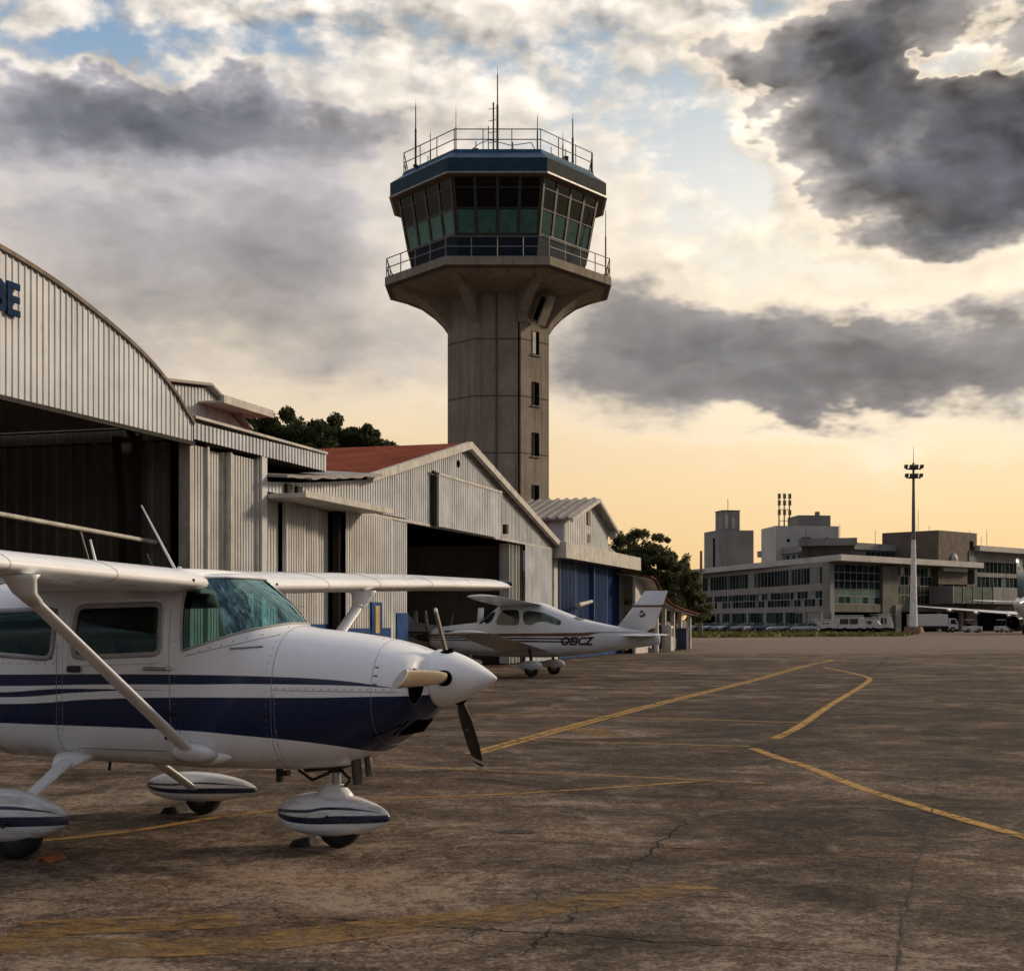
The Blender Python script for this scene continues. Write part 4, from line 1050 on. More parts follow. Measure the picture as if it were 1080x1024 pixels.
# ------------------------------------------------------------------ floodlight mast
fm = empty('floodlight_mast', (58.9, 206, 0), 0, 'tall tapered floodlight mast with pale lower half standing before the terminal', 'light mast')
MB().tube((0, 0, 0), (0, 0, .9), 1.6, 1.3, 10).build('mast_base', pmat('mast_base', (.20, .12, .07), .8), fm)
MB().tube((0, 0, .9), (0, 0, 13.6), .60, .31, 14).build('lower_pole', pmat('mast_white', (.70, .69, .66), .5, streak=2), fm)
MB().tube((0, 0, 13.6), (0, 0, 24.9), .30, .16, 12).build('upper_pole', pmat('mast_silhouette', (.11, .105, .10), .5), fm)  # dark tone of the backlit silhouette is put into the upper pole's colour
for zz, hw in ((22.7, 1.05), (24.0, 1.15)):
    pl = MB(); pl.tube((-hw, 0, zz), (hw, 0, zz), .09); pl.lathe([(zz - .05, hw * .75), (zz + .05, hw * .75)], 16, 'z'); po = pl.build('lamp_bracket', RAILD, fm)
    for k in range(4):
        x = -hw + 2 * hw * k / 3
        MB().prism([(x - .24, zz + .1), (x + .24, zz + .1), (x + .32, zz + .62), (x - .16, zz + .62)], -.3, .15).build('floodlight', RAILD, po)
MB().tube((0, 0, 24.9), (0, 0, 27.4), .05, .02, 5).build('lightning_rod', RAILD, fm)

# ------------------------------------------------------------------ booth with tiled roof
bo = empty('tiled_booth', (6.7, 77.0, 0), HD - R(2), 'small white booth with sweeping red tiled roof at the end of the hangars', 'booth')
# local x along the row, front towards -y
BW = pmat('booth_white', (.50, .48, .44), .7, streak=3, dirt=(.2, .17, .13), dirt_amt=.5)
BTILE = pmat('booth_tile', (.13, .052, .030), .9, var=.35, scale=4, spec=.05)
BG = pmat('booth_grey', (.36, .345, .32), .7, streak=3)
MB().box(-.5, 8.6, .6, 4.6, 0, 2.6).build('booth_wall', BG, bo)
rc = [(-3.6, 4.45), (-2.4, 4.35), (-1.2, 3.85), (.6, 3.30), (3.0, 2.95), (6.5, 2.72), (9.6, 2.55)]
rcf = pchip([p[0] for p in rc], [p[1] for p in rc])
rr = MB(); rings = []
for i in range(27):
    x = -3.6 + 13.2 * i / 26; z = rcf(x); rings.append([(x, -1.7, z - .5), (x, 2.6, z + .25), (x, 2.6, z + .33), (x, -1.7, z - .40)])
sf = MB(); sf.loft([[(r[0][0], -1.62, r[0][2] - .05), (r[0][0], 2.5, r[1][2] - .05), (r[0][0], 2.5, r[1][2] - .012), (r[0][0], -1.62, r[0][2] - .012)] for r in rings], True, (True, True), False); sf.build('booth_soffit', BW, bo)
rr.loft(rings, True, (True, True), False); rr.build('booth_roof', BTILE, bo)
ed = MB(); rings = []
for i in range(27):
    x = -3.6 + 13.2 * i / 26; z = rcf(x); rings.append([(x, 2.6, z + .1), (x, 2.95, z + .1), (x, 2.95, z + .42), (x, 2.6, z + .42)])
ed.loft(rings, True, (True, True), False); ed.build('ridge_tiles', BTILE, bo)
ew = MB()
for i in range(20):
    x = -3.5 + i * .66; ew.tube((x, -1.72, rcf(x) - .42), (x + .55, -1.72, rcf(x + .55) - .42), .055, .055, 6)
ew.build('eaves_tiles', BTILE, bo)
MB().box(-3.4, -.5, 1.0, 4.4, 0, 3.6).build('side_wall', BW, bo)
for x in (.0, 1.9, 4.2, 6.2, 8.9): MB().box(x - .11, x + .11, -1.35, -1.13, 0, rcf(x) - .45).build('post', BW, bo)
MB().box(-.2, 9.0, -1.2, .6, .02, .12).build('plinth', BG, bo)
gw = MB(); gw.prism([(-3.4, 0), (-.5, 0), (-.5, 3.3), (-1.2, 3.55), (-2.4, 4.0), (-3.4, 4.1)], -.9, -.75); gw.build('gable_wall', BW, bo)
for x0, x1, z0, z1, mm in ((.3, 1.7, .95, 2.2, TGL[0]), (4.5, 5.4, .9, 2.15, TGL[2]), (6.5, 7.3, .9, 2.15, TGL[1]), (2.6, 3.7, .1, 2.2, BG)):
    wo = MB().box(x0 - .08, x1 + .08, .52, .6, z0 - .08, z1 + .08).build('booth_window', BW, bo); MB().box(x0, x1, .49, .518, z0, z1).build('pane', mm, wo)
MB().box(3.0, 4.0, -1.0, -.3, .12, 1.5).build('counter', BLUEP, bo)
pu = empty('vending_cabinet', bo.matrix_world @ Vector((0, 0, 0)), 0)
bpy.data.objects.remove(pu)
def bw(x, y): 
    a = HD - R(2); return (6.7 + math.cos(a) * x - math.sin(a) * y, 77.0 + math.sin(a) * x + math.cos(a) * y, 0)
vc = empty('fuel_cabinet', bw(1.3, -1.6), HD - R(2), 'white upright cabinet standing in front of the tiled booth', 'cabinet')
MB().box(-.35, .35, -.25, .25, .05, 1.45).build('cabinet_body', BW, vc, .03); MB().box(-.25, .25, -.262, -.252, .85, 1.3).build('dial_panel', TFD, vc)
dr = empty('dark_drum', bw(9.3, -.9), 0, 'dark upright drum at the right end of the tiled booth', 'drum')
MB().lathe([(0, .36), (.05, .38), (.4, .37), (.42, .39), (.8, .37), (.82, .39), (1.25, .38), (1.28, .34)], 18, 'z').build('drum_body', pmat('drum_paint', (.02, .022, .03), .5), dr)
MB().lathe([(1.28, .05), (1.33, .05)], 8, 'z', (.15, 0, 0)).build('drum_cap', STEEL, dr)
b2_ = empty('blue_bin', bw(5.4, -1.55), HD, 'dark blue bin between the posts of the tiled booth', 'bin')
MB().prism([(-.32, .05), (.32, .05), (.38, 1.2), (-.38, 1.2)], -.3, .3).build('bin_body', pmat('bin_blue', (.015, .03, .08), .5), b2_); MB().box(-.42, .42, -.34, .34, 1.2, 1.3).build('bin_lid', pmat('bin_lid', (.02, .03, .05), .5), b2_)
po_ = empty('utility_pole', (20.2, 150, 0), 0, 'thin dark pole rising beside the left end of the terminal', 'pole')
MB().tube((0, 0, 0), (0, 0, 9.2), .17, .13, 8).build('pole_shaft', BRN, po_); MB().box(-.5, .5, -.06, .06, 7.0, 7.12).build('cross_arm', BRN, po_)

# ------------------------------------------------------------------ vehicles on the far side
CGL = pmat('car_glass', (.010, .013, .015), .08, spec=.9)
TYR = pmat('tyre_rubber', (.012, .012, .012), .85); RIM = pmat('wheel_rim', (.30, .30, .30), .35, metal=.8)
HLT = pmat('headlight_glass', (.55, .55, .52), .1)
TLT = pmat('tail_light_red', (.20, .012, .010), .2)
def wheel(parent, x, y, r, w, rim=True):
    mb = MB(); mb.lathe([(y - w / 2, r * .6), (y - w / 2, r * .92), (y - w / 2 + .03, r), (y + w / 2 - .03, r), (y + w / 2, r * .92), (y + w / 2, r * .6)], 18, 'y', (x, 0, r))
    wo = mb.build('wheel', TYR, parent)
    if rim: MB().lathe([(y - w / 2 - .005, r * .3), (y - w / 2 + .005, r * .62), (y + w / 2 - .005, r * .62), (y + w / 2 + .005, r * .3)], 14, 'y', (x, 0, r)).build('rim', RIM, wo)
    return wo
def make_car(name, paint, hatch=False):
    """local x forward, 4.2 m long"""
    root = empty(name)
    sec = [(-2.1, .42, .30, .80, .72), (-1.95, .28, .9, .86, .84), (-1.2, .22, .96, .86, .86), (0, .2, .95, .87, .87), (1.0, .22, .92, .86, .86), (1.7, .26, .80, .84, .82), (2.05, .34, .66, .72, .70), (2.1, .42, .55, .6, .6)]
    rings = []
    for x, z0, z1, w0, w1 in sec:
        zm = (z0 + z1) / 2
        rings.append([(x, -w0 * .85, z0), (x, w0 * .85, z0), (x, w0, zm), (x, w1, z1 - .06), (x, w1 * .92, z1), (x, -w1 * .92, z1), (x, -w1, z1 - .06), (x, -w0, zm)])
    MB().loft(rings).build('body', paint, root)
    xr = -1.95 if hatch else -1.55
    cab = [(xr, .93, .78), (xr + .35, 1.38, .62), (.25, 1.42, .62), (1.15, .93, .78)]
    rings = [[(x, -w, z), (x, w, z), (x, w * .9, .9), (x, -w * .9, .9)] for x, z, w in cab]
    c = MB(); c.add([(xr, -.78, .93), (xr, .78, .93), (xr + .38, .62, 1.40), (xr + .38, -.62, 1.40), (.25, -.62, 1.42), (.25, .62, 1.42), (1.15, .78, .93), (1.15, -.78, .93)],
        [(0, 1, 2, 3), (4, 5, 6, 7), (0, 3, 4, 7), (1, 6, 5, 2), (3, 2, 5, 4)])
    c.build('cabin_glass', CGL, root)
    MB().box(xr + .42, .22, -.60, .60, 1.405, 1.44).build('roof', paint, root)
    for sx in (-.62, .62): MB().prism([(-.55, .95), (-.42, .95), (-.40, 1.41), (-.50, 1.41)], sx * 1.22, sx * 1.0).build('door_pillar', paint, root)
    for x in (-1.3, 1.3):
        for y in (-.80, .80): wheel(root, x, y, .31, .2)
    for y in (-.6, .6): MB().box(2.02, 2.10, y - .15, y + .15, .58, .70).build('headlight', HLT, root); MB().box(-2.06, -1.98, y - .16, y + .16, .62, .80).build('tail_light', TLT, root)
    return root
paints = {'white': pmat('car_white', (.55, .55, .54), .25, coat=.6), 'silver': pmat('car_silver', (.30, .31, .32), .3, metal=.5, coat=.5), 'black': pmat('car_black', (.015, .016, .018), .25, coat=.6), 'blue': pmat('car_blue', (.03, .06, .12), .25, coat=.6), 'red': pmat('car_red', (.16, .02, .015), .3, coat=.5)}
FDIR = Vector((12.2, -67, 0)).normalized()
cars = ['silver', 'black', 'white', 'blue', 'silver', 'white', 'black', 'silver', 'red', 'white', 'blue', 'black', 'white', 'silver', 'black', 'silver']
protos = {}
where = ['first from the left end of the terminal', 'second from the left end of the terminal', 'third from the left end of the terminal', 'fourth from the left end of the terminal', 'fifth from the left', 'sixth from the left', 'seventh from the left',
         'eighth from the left', 'in the middle of the row', 'just right of the red car', 'before the glass ground floor', 'second after the blue car', 'near the terminal corner', 'beside the terminal corner', 'next to last before the terminal corner', 'last before the white shuttle buses']
for i, cname in enumerate(cars):
    px = 31.6 + i * 1.22 ; Y = 236 - i * 2.0
    # spaced along a gently curving kerb in front of the building
    X = 31.9 + i * .62 + (i * i) * .008
    if cname not in protos: protos[cname] = r = make_car('parked_car', paints[cname], i % 3 == 0)
    else: r = copy_tree(protos[cname])
    r.location = (X, Y, 0); r.rotation_euler = (0, 0, random.choice((0, PI)) + R(random.uniform(-14, 14)) - .3)
    tag(r, '%s car parked before the terminal, %s' % (cname, where[i]), 'car', 'cars parked in front of the terminal')
def make_shuttle(name, L, H, W, paint, open_=False):
    root = empty(name)
    sec = [(-L / 2, .5, H - .35, W * .86), (-L / 2 + .12, .38, H - .1, W), (L / 2 - .9, .38, H - .1, W), (L / 2 - .35, .38, H - .45, W * .97), (L / 2, .45, 1.25, W * .9)]
    rings = []
    for x, z0, z1, w in sec:
        h = w / 2; rings.append([(x, -h, z0), (x, h, z0), (x, h, z1 - .1), (x, h - .12, z1), (x, -h + .12, z1), (x, -h, z1 - .1)])
    bd = MB().loft(rings, smooth=False).build('body', paint, root)
    n = max(2, int(L / 1.5))
    for sy in (-1, 1):
        for k in range(n):
            a = -L / 2 + .35 + k * (L - 1.5) / n; b = a + (L - 1.5) / n - .16
            MB().box(a, b, sy * (W / 2 + .003), sy * (W / 2 + .012), 1.25, H - .5).build('window', CGL, root)
    MB().add([(L / 2 - .28, -W * .42, H - .55), (L / 2 - .28, W * .42, H - .55), (L / 2 + .012, W * .38, 1.3), (L / 2 + .012, -W * .38, 1.3)], [(0, 1, 2, 3)]).build('windscreen', CGL, root)
    MB().box(-L / 2 - .3, L / 2 - .5, -W / 2 - .1, W / 2 + .1, H - .08, H + .05).build('roof', pmat('shuttle_roof', (.52, .51, .49), .5), root)
    for x in (-L / 2 + 1.1, L / 2 - 1.1):
        for y in (-W / 2 + .12, W / 2 - .12): wheel(root, x, y, .40, .25)
    for y in (-W * .3, W * .3): MB().box(L / 2 - .02, L / 2 + .04, y - .14, y + .14, .72, .9).build('headlight', HLT, root)
    return root
WV = pmat('vehicle_white', (.52, .515, .50), .4, var=.08, dirt=(.25, .22, .19), dirt_amt=.3)
DKW = pmat('vehicle_grey', (.20, .20, .20), .4)
sh = [(46.4, 207.5, 2.7, 1.95, 'short white service van at the left end of the white vehicle row', 12), (50.2, 208.5, 4.4, 2.55, 'longest white shuttle bus, second in the white vehicle row', 4), (54.2, 212.5, 3.0, 2.25, 'white minibus right of the longest white shuttle bus', -14), (57.0, 216, 2.7, 2.75, 'tall white boxy van nearest the floodlight mast', 20)]
for x, y, L, H, lab, an in sh:
    r = make_shuttle('shuttle_bus', L, H, 2.0, WV); r.location = (x, y, 0); r.rotation_euler = (0, 0, R(an))
    MB().box(-L / 2 - .06, L / 2 + .05, -1.02, 1.02, .36, .62).build('bumper', BLK, r)
    tag(r, lab, 'bus', 'white vehicles before the terminal')
def make_truck(name, L):
    root = empty(name)
    MB().box(-L / 2, L / 2 - 1.6, -1.1, 1.1, .95, 2.75).build('cargo_box', WV, root, .05)
    MB().box(-L / 2, L / 2 - .2, -.9, .9, .55, .9).build('chassis', STEEL, root)
    MB().prism([(L / 2 - 1.5, .5), (L / 2, .5), (L / 2, 1.2), (L / 2 - .4, 2.1), (L / 2 - 1.5, 2.15)], -1.0, 1.0).build('cab', WV, root)
    for y in (-1.005, 1.005): MB().prism([(L / 2 - 1.2, 1.25), (L / 2 - .2, 1.25), (L / 2 - .5, 1.95), (L / 2 - 1.2, 1.95)], y, y * 1.01).build('window', CGL, root)
    for x in (-L / 2 + 1, L / 2 - .9):
        for y in (-.95, .95): wheel(root, x, y, .42, .26)
    return root
t1 = make_truck('box_truck', 7.2); t1.location = (63.5, 212, 0); t1.rotation_euler = (0, 0, R(4)); tag(t1, 'white box truck parked just right of the floodlight mast', 'truck')
def make_tug(name):
    root = empty(name)
    MB().prism([(-1.2, .3), (1.3, .3), (1.35, .9), (.3, 1.0), (.2, 1.0), (-1.2, .95)], -.7, .7).build('body', WV, root)
    MB().box(-.9, .2, -.65, .65, 1.85, 1.95).build('roof', WV, root)
    for x in (-.85, .12):
        for y in (-.6, .6): MB().tube((x, y, .9), (x, y, 1.86), .04).build('roof_post', STEEL, root)
    MB().box(-.75, -.25, -.5, .5, .95, 1.3).build('seat', BLK, root)
    for x in (-.75, .85):
        for y in (-.6, .6): wheel(root, x, y, .32, .22)
    return root
tg = make_tug('baggage_tug'); tg.location = (68.8, 210, 0); tag(tg, 'small roofed baggage tug left of its twin under the long wing', 'baggage tug', 'baggage tugs beside the terminal')
tg2 = copy_tree(tg); tg2.location = (74.6, 213, 0); tg2.rotation_euler = (0, 0, R(12)); tag(tg2, 'small roofed baggage tug parked nearest the jet engine', 'baggage tug', 'baggage tugs beside the terminal')

# ------------------------------------------------------------------ aircraft
class Body:
    """fuselage made of super-elliptic sections"""
    def __init__(s, st):
        X = [q[0] for q in st]
        s.f = [pchip(X, [q[k] for q in st]) for k in range(1, 7)]
    def sec(s, x): return [f(x) for f in s.f]          # zb, zt, w, zc, nt, nb
    def pt(s, x, a, grow=0.0):
        zb, zt, w, zc, nt, nb = s.sec(x)
        ca, sa = math.cos(a), math.sin(a)
        n = nt if sa >= 0 else nb
        h = (zt - zc) if sa >= 0 else (zc - zb)
        y = (w + grow) * math.copysign(abs(ca) ** (2 / n), ca)
        z = zc + (h + grow) * math.copysign(abs(sa) ** (2 / n), sa)
        return Vector((x, y, z))
    def side(s, x, z, sgn=-1, out=0):
        zb, zt, w, zc, nt, nb = s.sec(x)
        n, h = (nt, zt - zc) if z >= zc else (nb, zc - zb)
        u = min(.9999, abs(z - zc) / h)
        return Vector((x, sgn * (w * (1 - u ** n) ** (1 / n) + out), z))
    def rings(s, xs, n=72, grow=0):
        return [[s.pt(x, 2 * PI * (k + .5) / n, grow) for k in range(n)] for x in xs]

def plane_paint(name, base, stripes, x0, x1, var=.05):
    """white gloss paint; stripes: (lower curve, upper curve, colour)"""
    m, g, b, out = new_mat(name)
    o = g.obj(); x, y, z = g.sep(o)
    n = g.noise(o, 1.4, 5, .6)
    c = g.mix(g.ss(n, .3, .7), tuple(v * (1 - var) for v in base), tuple(v * (1 + var) for v in base))
    grime = g.m('MULTIPLY', g.ss(g.noise(g.scale(o, (1.5, 4, 4)), 1.5, 7, .7), .54, .78), .35)
    c = g.mix(grime, c, tuple(v * .62 for v in base))
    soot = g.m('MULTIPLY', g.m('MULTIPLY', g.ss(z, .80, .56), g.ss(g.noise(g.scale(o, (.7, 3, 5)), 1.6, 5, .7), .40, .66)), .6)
    for lo, hi, colr in stripes:
        l = g.curve(x, lo, x0, x1); h = g.curve(x, hi, x0, x1)
        f = g.m('MULTIPLY', g.ss(g.m('SUBTRACT', z, l), -.002, .002), g.ss(g.m('SUBTRACT', h, z), -.002, .002))
        cc = g.mix(g.ss(n, .3, .7), tuple(v * .8 for v in colr), tuple(v * 1.2 for v in colr))
        c = g.mix(f, c, cc)
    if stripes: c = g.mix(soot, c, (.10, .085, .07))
    g.put(b.inputs['Base Color'], c)
    g.put(b.inputs['Roughness'], g.lin(g.noise(o, 6, 5), .3, .7, .24, .38))
    b.inputs['Coat Weight'].default_value = .3; b.inputs['Coat Roughness'].default_value = .08; b.inputs['Specular IOR Level'].default_value = .35
    # skin panels are never quite flat
    g.put(b.inputs['Normal'], g.bump(g.m('ADD', g.noise(o, 2.6, 3, .5), g.m('MULTIPLY', g.noise(o, 55, 3), .03)), .10, .03))
    return m
NAVY = (.0015, .012, .058)
WHITE = (.84, .85, .875)
PW = plane_paint('aircraft_white', WHITE, [], -5, 4)
DARKM = pmat('dark_metal', (.035, .033, .03), .45, metal=.6)
RUBB = pmat('rubber_black', (.010, .010, .010), .8, var=.3, bump=.2, bscale=80)
CHROME = pmat('oleo_metal', (.45, .45, .44), .25, metal=.9)
SEAM = pmat('panel_seam', (.24, .235, .23), .6)
CABIN = pmat('cabin_lining', (.040, .040, .038), .85)
SEATM = pmat('seat_tan', (.30, .24, .12), .8, var=.25)
WSG = glass_mat('windshield_glass', (.42, .72, .74), gloss=(.62, .98, 1.0), extra=.09, rough=.03)
WNG = glass_mat('side_window_glass', (.40, .50, .48), gloss=(.6, .85, .85), extra=.0)

def airfoil(chord, thick, n=14, camber=.02):
    """closed outline, x=0 at the leading edge going back to -chord"""
    up, lo = [], []
    for i in range(n + 1):
        t = (1 - math.cos(PI * i / n)) / 2
        yt = 5 * thick * (.2969 * math.sqrt(t) - .1260 * t - .3516 * t * t + .2843 * t ** 3 - .1036 * t ** 4)
        yc = camber * 4 * t * (1 - t)
        up.append((-t * chord, (yc + yt) * chord)); lo.append((-t * chord, (yc - yt * .9) * chord))
    return up + lo[-2:0:-1]

def wing_mesh(stations, n=14, side=1, tip=True):
    """stations: (span y, x of leading edge, z, chord, thickness ratio)"""
    rings = [[(x + px, side * y, z + pz) for px, pz in airfoil(c, t, n)] for y, x, z, c, t in stations]
    if tip:
        y, x, z, c, t = stations[-1]
        for k, (dy, s) in enumerate(((.06, .96), (.12, .82), (.16, .55), (.175, .2))):
            rings.append([(x - c * .45 + (px + c * .45) * (.9 + .1 * s), side * (y + dy), z + pz * s) for px, pz in airfoil(c, t, n)])
    return MB().loft(rings, True, (True, True))

# ======================= foreground single, high wing
ac = empty('high_wing_airplane', (-3.136, 11.237, 0), R(-19.55), 'white high wing propeller airplane with navy stripes, big in the foreground', 'airplane')
ST = [(-5.0, 1.02, 1.34, .05, 1.2, 2, 2), (-3.4, .86, 1.56, .24, 1.18, 2.2, 2.4), (-1.8, .70, 1.90, .46, 1.14, 2.6, 2.8), (-.75, .615, 2.03, .535, 1.12, 3.2, 3.2),
      (.2, .585, 2.06, .55, 1.12, 3.4, 3.2), (.9, .575, 2.07, .55, 1.12, 3.4, 3.2), (1.13, .575, 2.065, .55, 1.12, 3.3, 3.2), (1.22, .577, 2.02, .549, 1.12, 3.2, 3.2), (1.40, .58, 1.85, .545, 1.11, 2.9, 3.1), (1.56, .585, 1.70, .535, 1.10, 2.6, 3.0),
      (1.66, .588, 1.662, .53, 1.10, 2.5, 2.9), (2.04, .62, 1.618, .50, 1.12, 2.4, 2.7), (2.3, .715, 1.585, .465, 1.14, 2.35, 2.5), (2.48, .83, 1.55, .438, 1.17, 2.3, 2.4), (2.58, .905, 1.525, .415, 1.19, 2.25, 2.3),
      (2.64, .96, 1.505, .395, 1.215, 2.2, 2.2), (2.672, .985, 1.495, .365, 1.225, 2.15, 2.2), (2.695, 1.01, 1.49, .30, 1.24, 2.1, 2.1), (2.72, 1.035, 1.484, .245, 1.255, 2.05, 2.1), (2.755, 1.075, 1.475, .205, 1.275, 2, 2)]
B1 = Body(ST)
stripes = [([(-5, 1.02), (-3, .93), (-.76, .905), (.96, .889), (1.36, .868), (1.98, .82), (2.35, .74), (2.5, .5), (3.3, .5)], [(-5, 1.06), (-3, 1.03), (-.76, 1.053), (.2, 1.11), (.96, 1.136), (1.98, 1.150), (2.73, 1.168), (3.3, 1.17)], NAVY),
           ([(-5, 1.15), (-.76, 1.194), (.3, 1.222), (1.0, 1.232), (1.755, 1.243), (2.66, 1.222), (3.3, 1.2)], [(-5, 1.24), (-.76, 1.283), (.3, 1.30), (1.0, 1.304), (1.755, 1.295), (2.66, 1.222), (3.3, 1.19)], NAVY),
           ([(-5, 1.07), (-.76, 1.105), (.0, 1.155), (.9, 1.188), (3.3, 1.19)], [(-5, 1.11), (-.76, 1.145), (.0, 1.185), (.9, 1.188), (3.3, 1.18)], NAVY)]
PST = plane_paint('aircraft_white_navy', WHITE, stripes, -5, 3.3)

def cut_body():
    xs = sorted(set([-5, -4.6, -4.2, -3.8, -3.4, -3.0, -2.6, -2.2, -1.9, -1.6, -1.3] + [-1.1 + .1 * i for i in range(20)] + [.9 + .045 * i for i in range(18)] + [1.75 + .07 * i for i in range(10)] + [2.45 + .03 * i for i in range(7)] + [2.65 + .011 * i for i in range(9)] + [2.755]))
    me = bpy.data.meshes.new('tmp'); mb = MB().loft(B1.rings(xs, 96), True, (True, False))
    me.from_pydata([tuple(v) for v in mb.v], [], mb.f)
    bm = bmesh.new(); bm.from_mesh(me)
    def cut(p, q):
        """cut along the line p-q of the side view"""
        d = Vector((q[0] - p[0], 0, q[1] - p[1])).normalized(); nrm = Vector((d.z, 0, -d.x))
        bmesh.ops.bisect_plane(bm, geom=bm.verts[:] + bm.edges[:] + bm.faces[:], dist=1e-4, plane_co=(p[0], 0, p[1]), plane_no=nrm)
    polys = {
        'door_window': [(.735, 1.452), (.712, 1.832), (-.045, 1.815), (-.045, 1.418)],
        'rear_window': [(-.235, 1.405), (-.225, 1.795), (-.98, 1.78), (-1.12, 1.46)],
        'windshield': [(.925, 1.475), (.885, 2.025), (1.30, 2.025), (1.9, 1.79), (1.575, 1.672)],
        'door': [(.83, .73), (.80, 1.90), (-.135, 1.89), (-.135, .73)],
    }
    for P in polys.values():
        for i in range(len(P)): 
            if P[i] == (1.30, 2.025) or P[i] == (1.9, 1.79): continue
            cut(P[i], P[(i + 1) % len(P)])
    cut((1.66, 0), (1.66, 2))
    def inside(P, x, z):
        c = False; j = len(P) - 1
        for i in range(len(P)):
            xi, zi = P[i]; xj, zj = P[j]
            if (zi > z) != (zj > z) and x < (xj - xi) * (z - zi) / (zj - zi) + xi: c = not c
            j = i
        return c
    groups = {k: {} for k in ('fuselage', 'cowling', 'door-', 'door+', 'door_window-', 'door_window+', 'rear_window-', 'rear_window+', 'windshield')}
    bm.normal_update()
    for f in bm.faces:
        c = f.calc_center_median(); s = '-' if c.y < 0 else '+'
        k = 'fuselage'
        if inside(polys['windshield'], c.x, c.z): k = 'windshield'
        elif abs(c.y) > .2 and inside(polys['door_window'], c.x, c.z): k = 'door_window' + s
        elif abs(c.y) > .2 and inside(polys['rear_window'], c.x, c.z): k = 'rear_window' + s
        elif abs(c.y) > .2 and inside(polys['door'], c.x, c.z): k = 'door' + s
        elif c.x > 1.66: k = 'cowling'
        groups[k].setdefault('f', []).append([(v.index if False else v) for v in f.verts])
    res = {}
    for k, gdict in groups.items():
        idx = {}; vs = []; fs = []; nn = []
        for face in gdict.get('f', []):
            q = []
            for v in face:
                if v not in idx: idx[v] = len(vs); vs.append(v.co.copy()); nn.append(v.normal.copy())
                q.append(idx[v])
            fs.append(q)
        res[k] = (vs, fs, nn)
    bm.free(); bpy.data.meshes.remove(me)
    return res, polys
pieces, POLY = cut_body()
def skin_normal(p, Bd=None):
    Bd = Bd or B1
    def F(x, y, z):
        zb, zt, w, zc, nt, nb = Bd.sec(x); h, n = (zt - zc, nt) if z >= zc else (zc - zb, nb)
        return (abs(y) / w) ** n + (abs(z - zc) / h) ** n
    e = .004
    g_ = Vector((F(p.x + e, p.y, p.z) - F(p.x - e, p.y, p.z), F(p.x, p.y + e, p.z) - F(p.x, p.y - e, p.z), F(p.x, p.y, p.z + e) - F(p.x, p.y, p.z - e)))
    return g_.normalized() if g_.length > 1e-9 else Vector((1, 0, 0))
for k_ in pieces:
    vs, fs, nn = pieces[k_]; pieces[k_] = (vs, fs, [skin_normal(v) if v.x < 2.75 else n for v, n in zip(vs, nn)])
def piece(name, key, mat, parent, push=0):
    vs, fs, nn = pieces[key]
    o = raw_mesh(name, [v + n * push for v, n in zip(vs, nn)], fs, mat, parent)
    o.data.normals_split_custom_set_from_vertices([tuple(n) for n in nn])
    return o
fus = piece('fuselage', 'fuselage', PST, ac)
cow = piece('cowling', 'cowling', PST, ac)
def half(x, z): return abs(B1.side(x, z, 1).y)
def find_x(y, zf, lo, hi):
    for _ in range(30):
        m_ = (lo + hi) / 2; zz = zf(m_); zb, zt, *_r = B1.sec(m_)
        if zz < zt and half(m_, zz) > abs(y): lo = m_
        else: hi = m_
    return (lo + hi) / 2
zbase = lambda x: 1.475 + (x - .925) * (1.672 - 1.475) / (1.575 - .925)
WS_B, WS_T = [], []
NC, NR = 40, 14
yb, yt = half(.925, 1.475), half(.885, 2.025)
for i in range(NC + 1):
    a = math.sin(PI / 2 * (-1 + 2 * i / NC))
    xb = .925 if abs(a) > .9999 else find_x(a * yb, zbase, .925, 1.62); WS_B.append(Vector((xb, a * yb, zbase(xb))))
    xt = .885 if abs(a) > .9999 else find_x(a * yt, lambda x: 2.025, .885, 1.35); WS_T.append(Vector((xt, a * yt, 2.025)))
gv, gf = [], []
for r in range(NR + 1):
    t = r / NR
    for i in range(NC + 1):
        p = WS_B[i].lerp(WS_T[i], t); q = Vector((p.x, p.y, 0)); q = q - Vector((.6, 0, 0)); q.normalize()
        gv.append(p + q * (.030 * math.sin(PI * t)) + Vector((0, 0, .012 * math.sin(PI * t))))
for r in range(NR):
    for i in range(NC): a = r * (NC + 1) + i; gf.append((a, a + 1, a + NC + 2, a + NC + 1))
wsh = raw_mesh('windshield', gv, gf, WSG, ac)
doors = {}
for s in '-+':
    doors[s] = piece('door', 'door' + s, PST, ac, .002)
# lining: the same skin moved inwards, dark
lv, lf, ln = [], [], []
for k in ('fuselage', 'door-', 'door+'):
    vs, fs, nn = pieces[k]
    for face in fs:
        c = sum((vs[i] for i in face), Vector()) / len(face)
        if -1.6 < c.x < 1.66:
            b0 = len(lv); lv += [vs[i] - nn[i] * .022 for i in face]; lf.append(list(range(b0, b0 + len(face)))[::-1])
raw_mesh('cabin_lining', lv, lf, CABIN, ac)
FRM = pmat('window_rubber', (.36, .36, .36), .55)
def rounded(P, r, n=5):
    out = []; m = len(P)
    for i in range(m):
        a, b, c = Vector(P[i - 1]), Vector(P[i]), Vector(P[(i + 1) % m])
        d1 = (a - b); d2 = (c - b); rr = min(r, d1.length * .45, d2.length * .45)
        p, q = b + d1.normalized() * rr, b + d2.normalized() * rr
        for k in range(n + 1):
            t = k / n; out.append((p * (1 - t) ** 2 + b * (2 * t * (1 - t)) + q * t * t)[:])
    return out
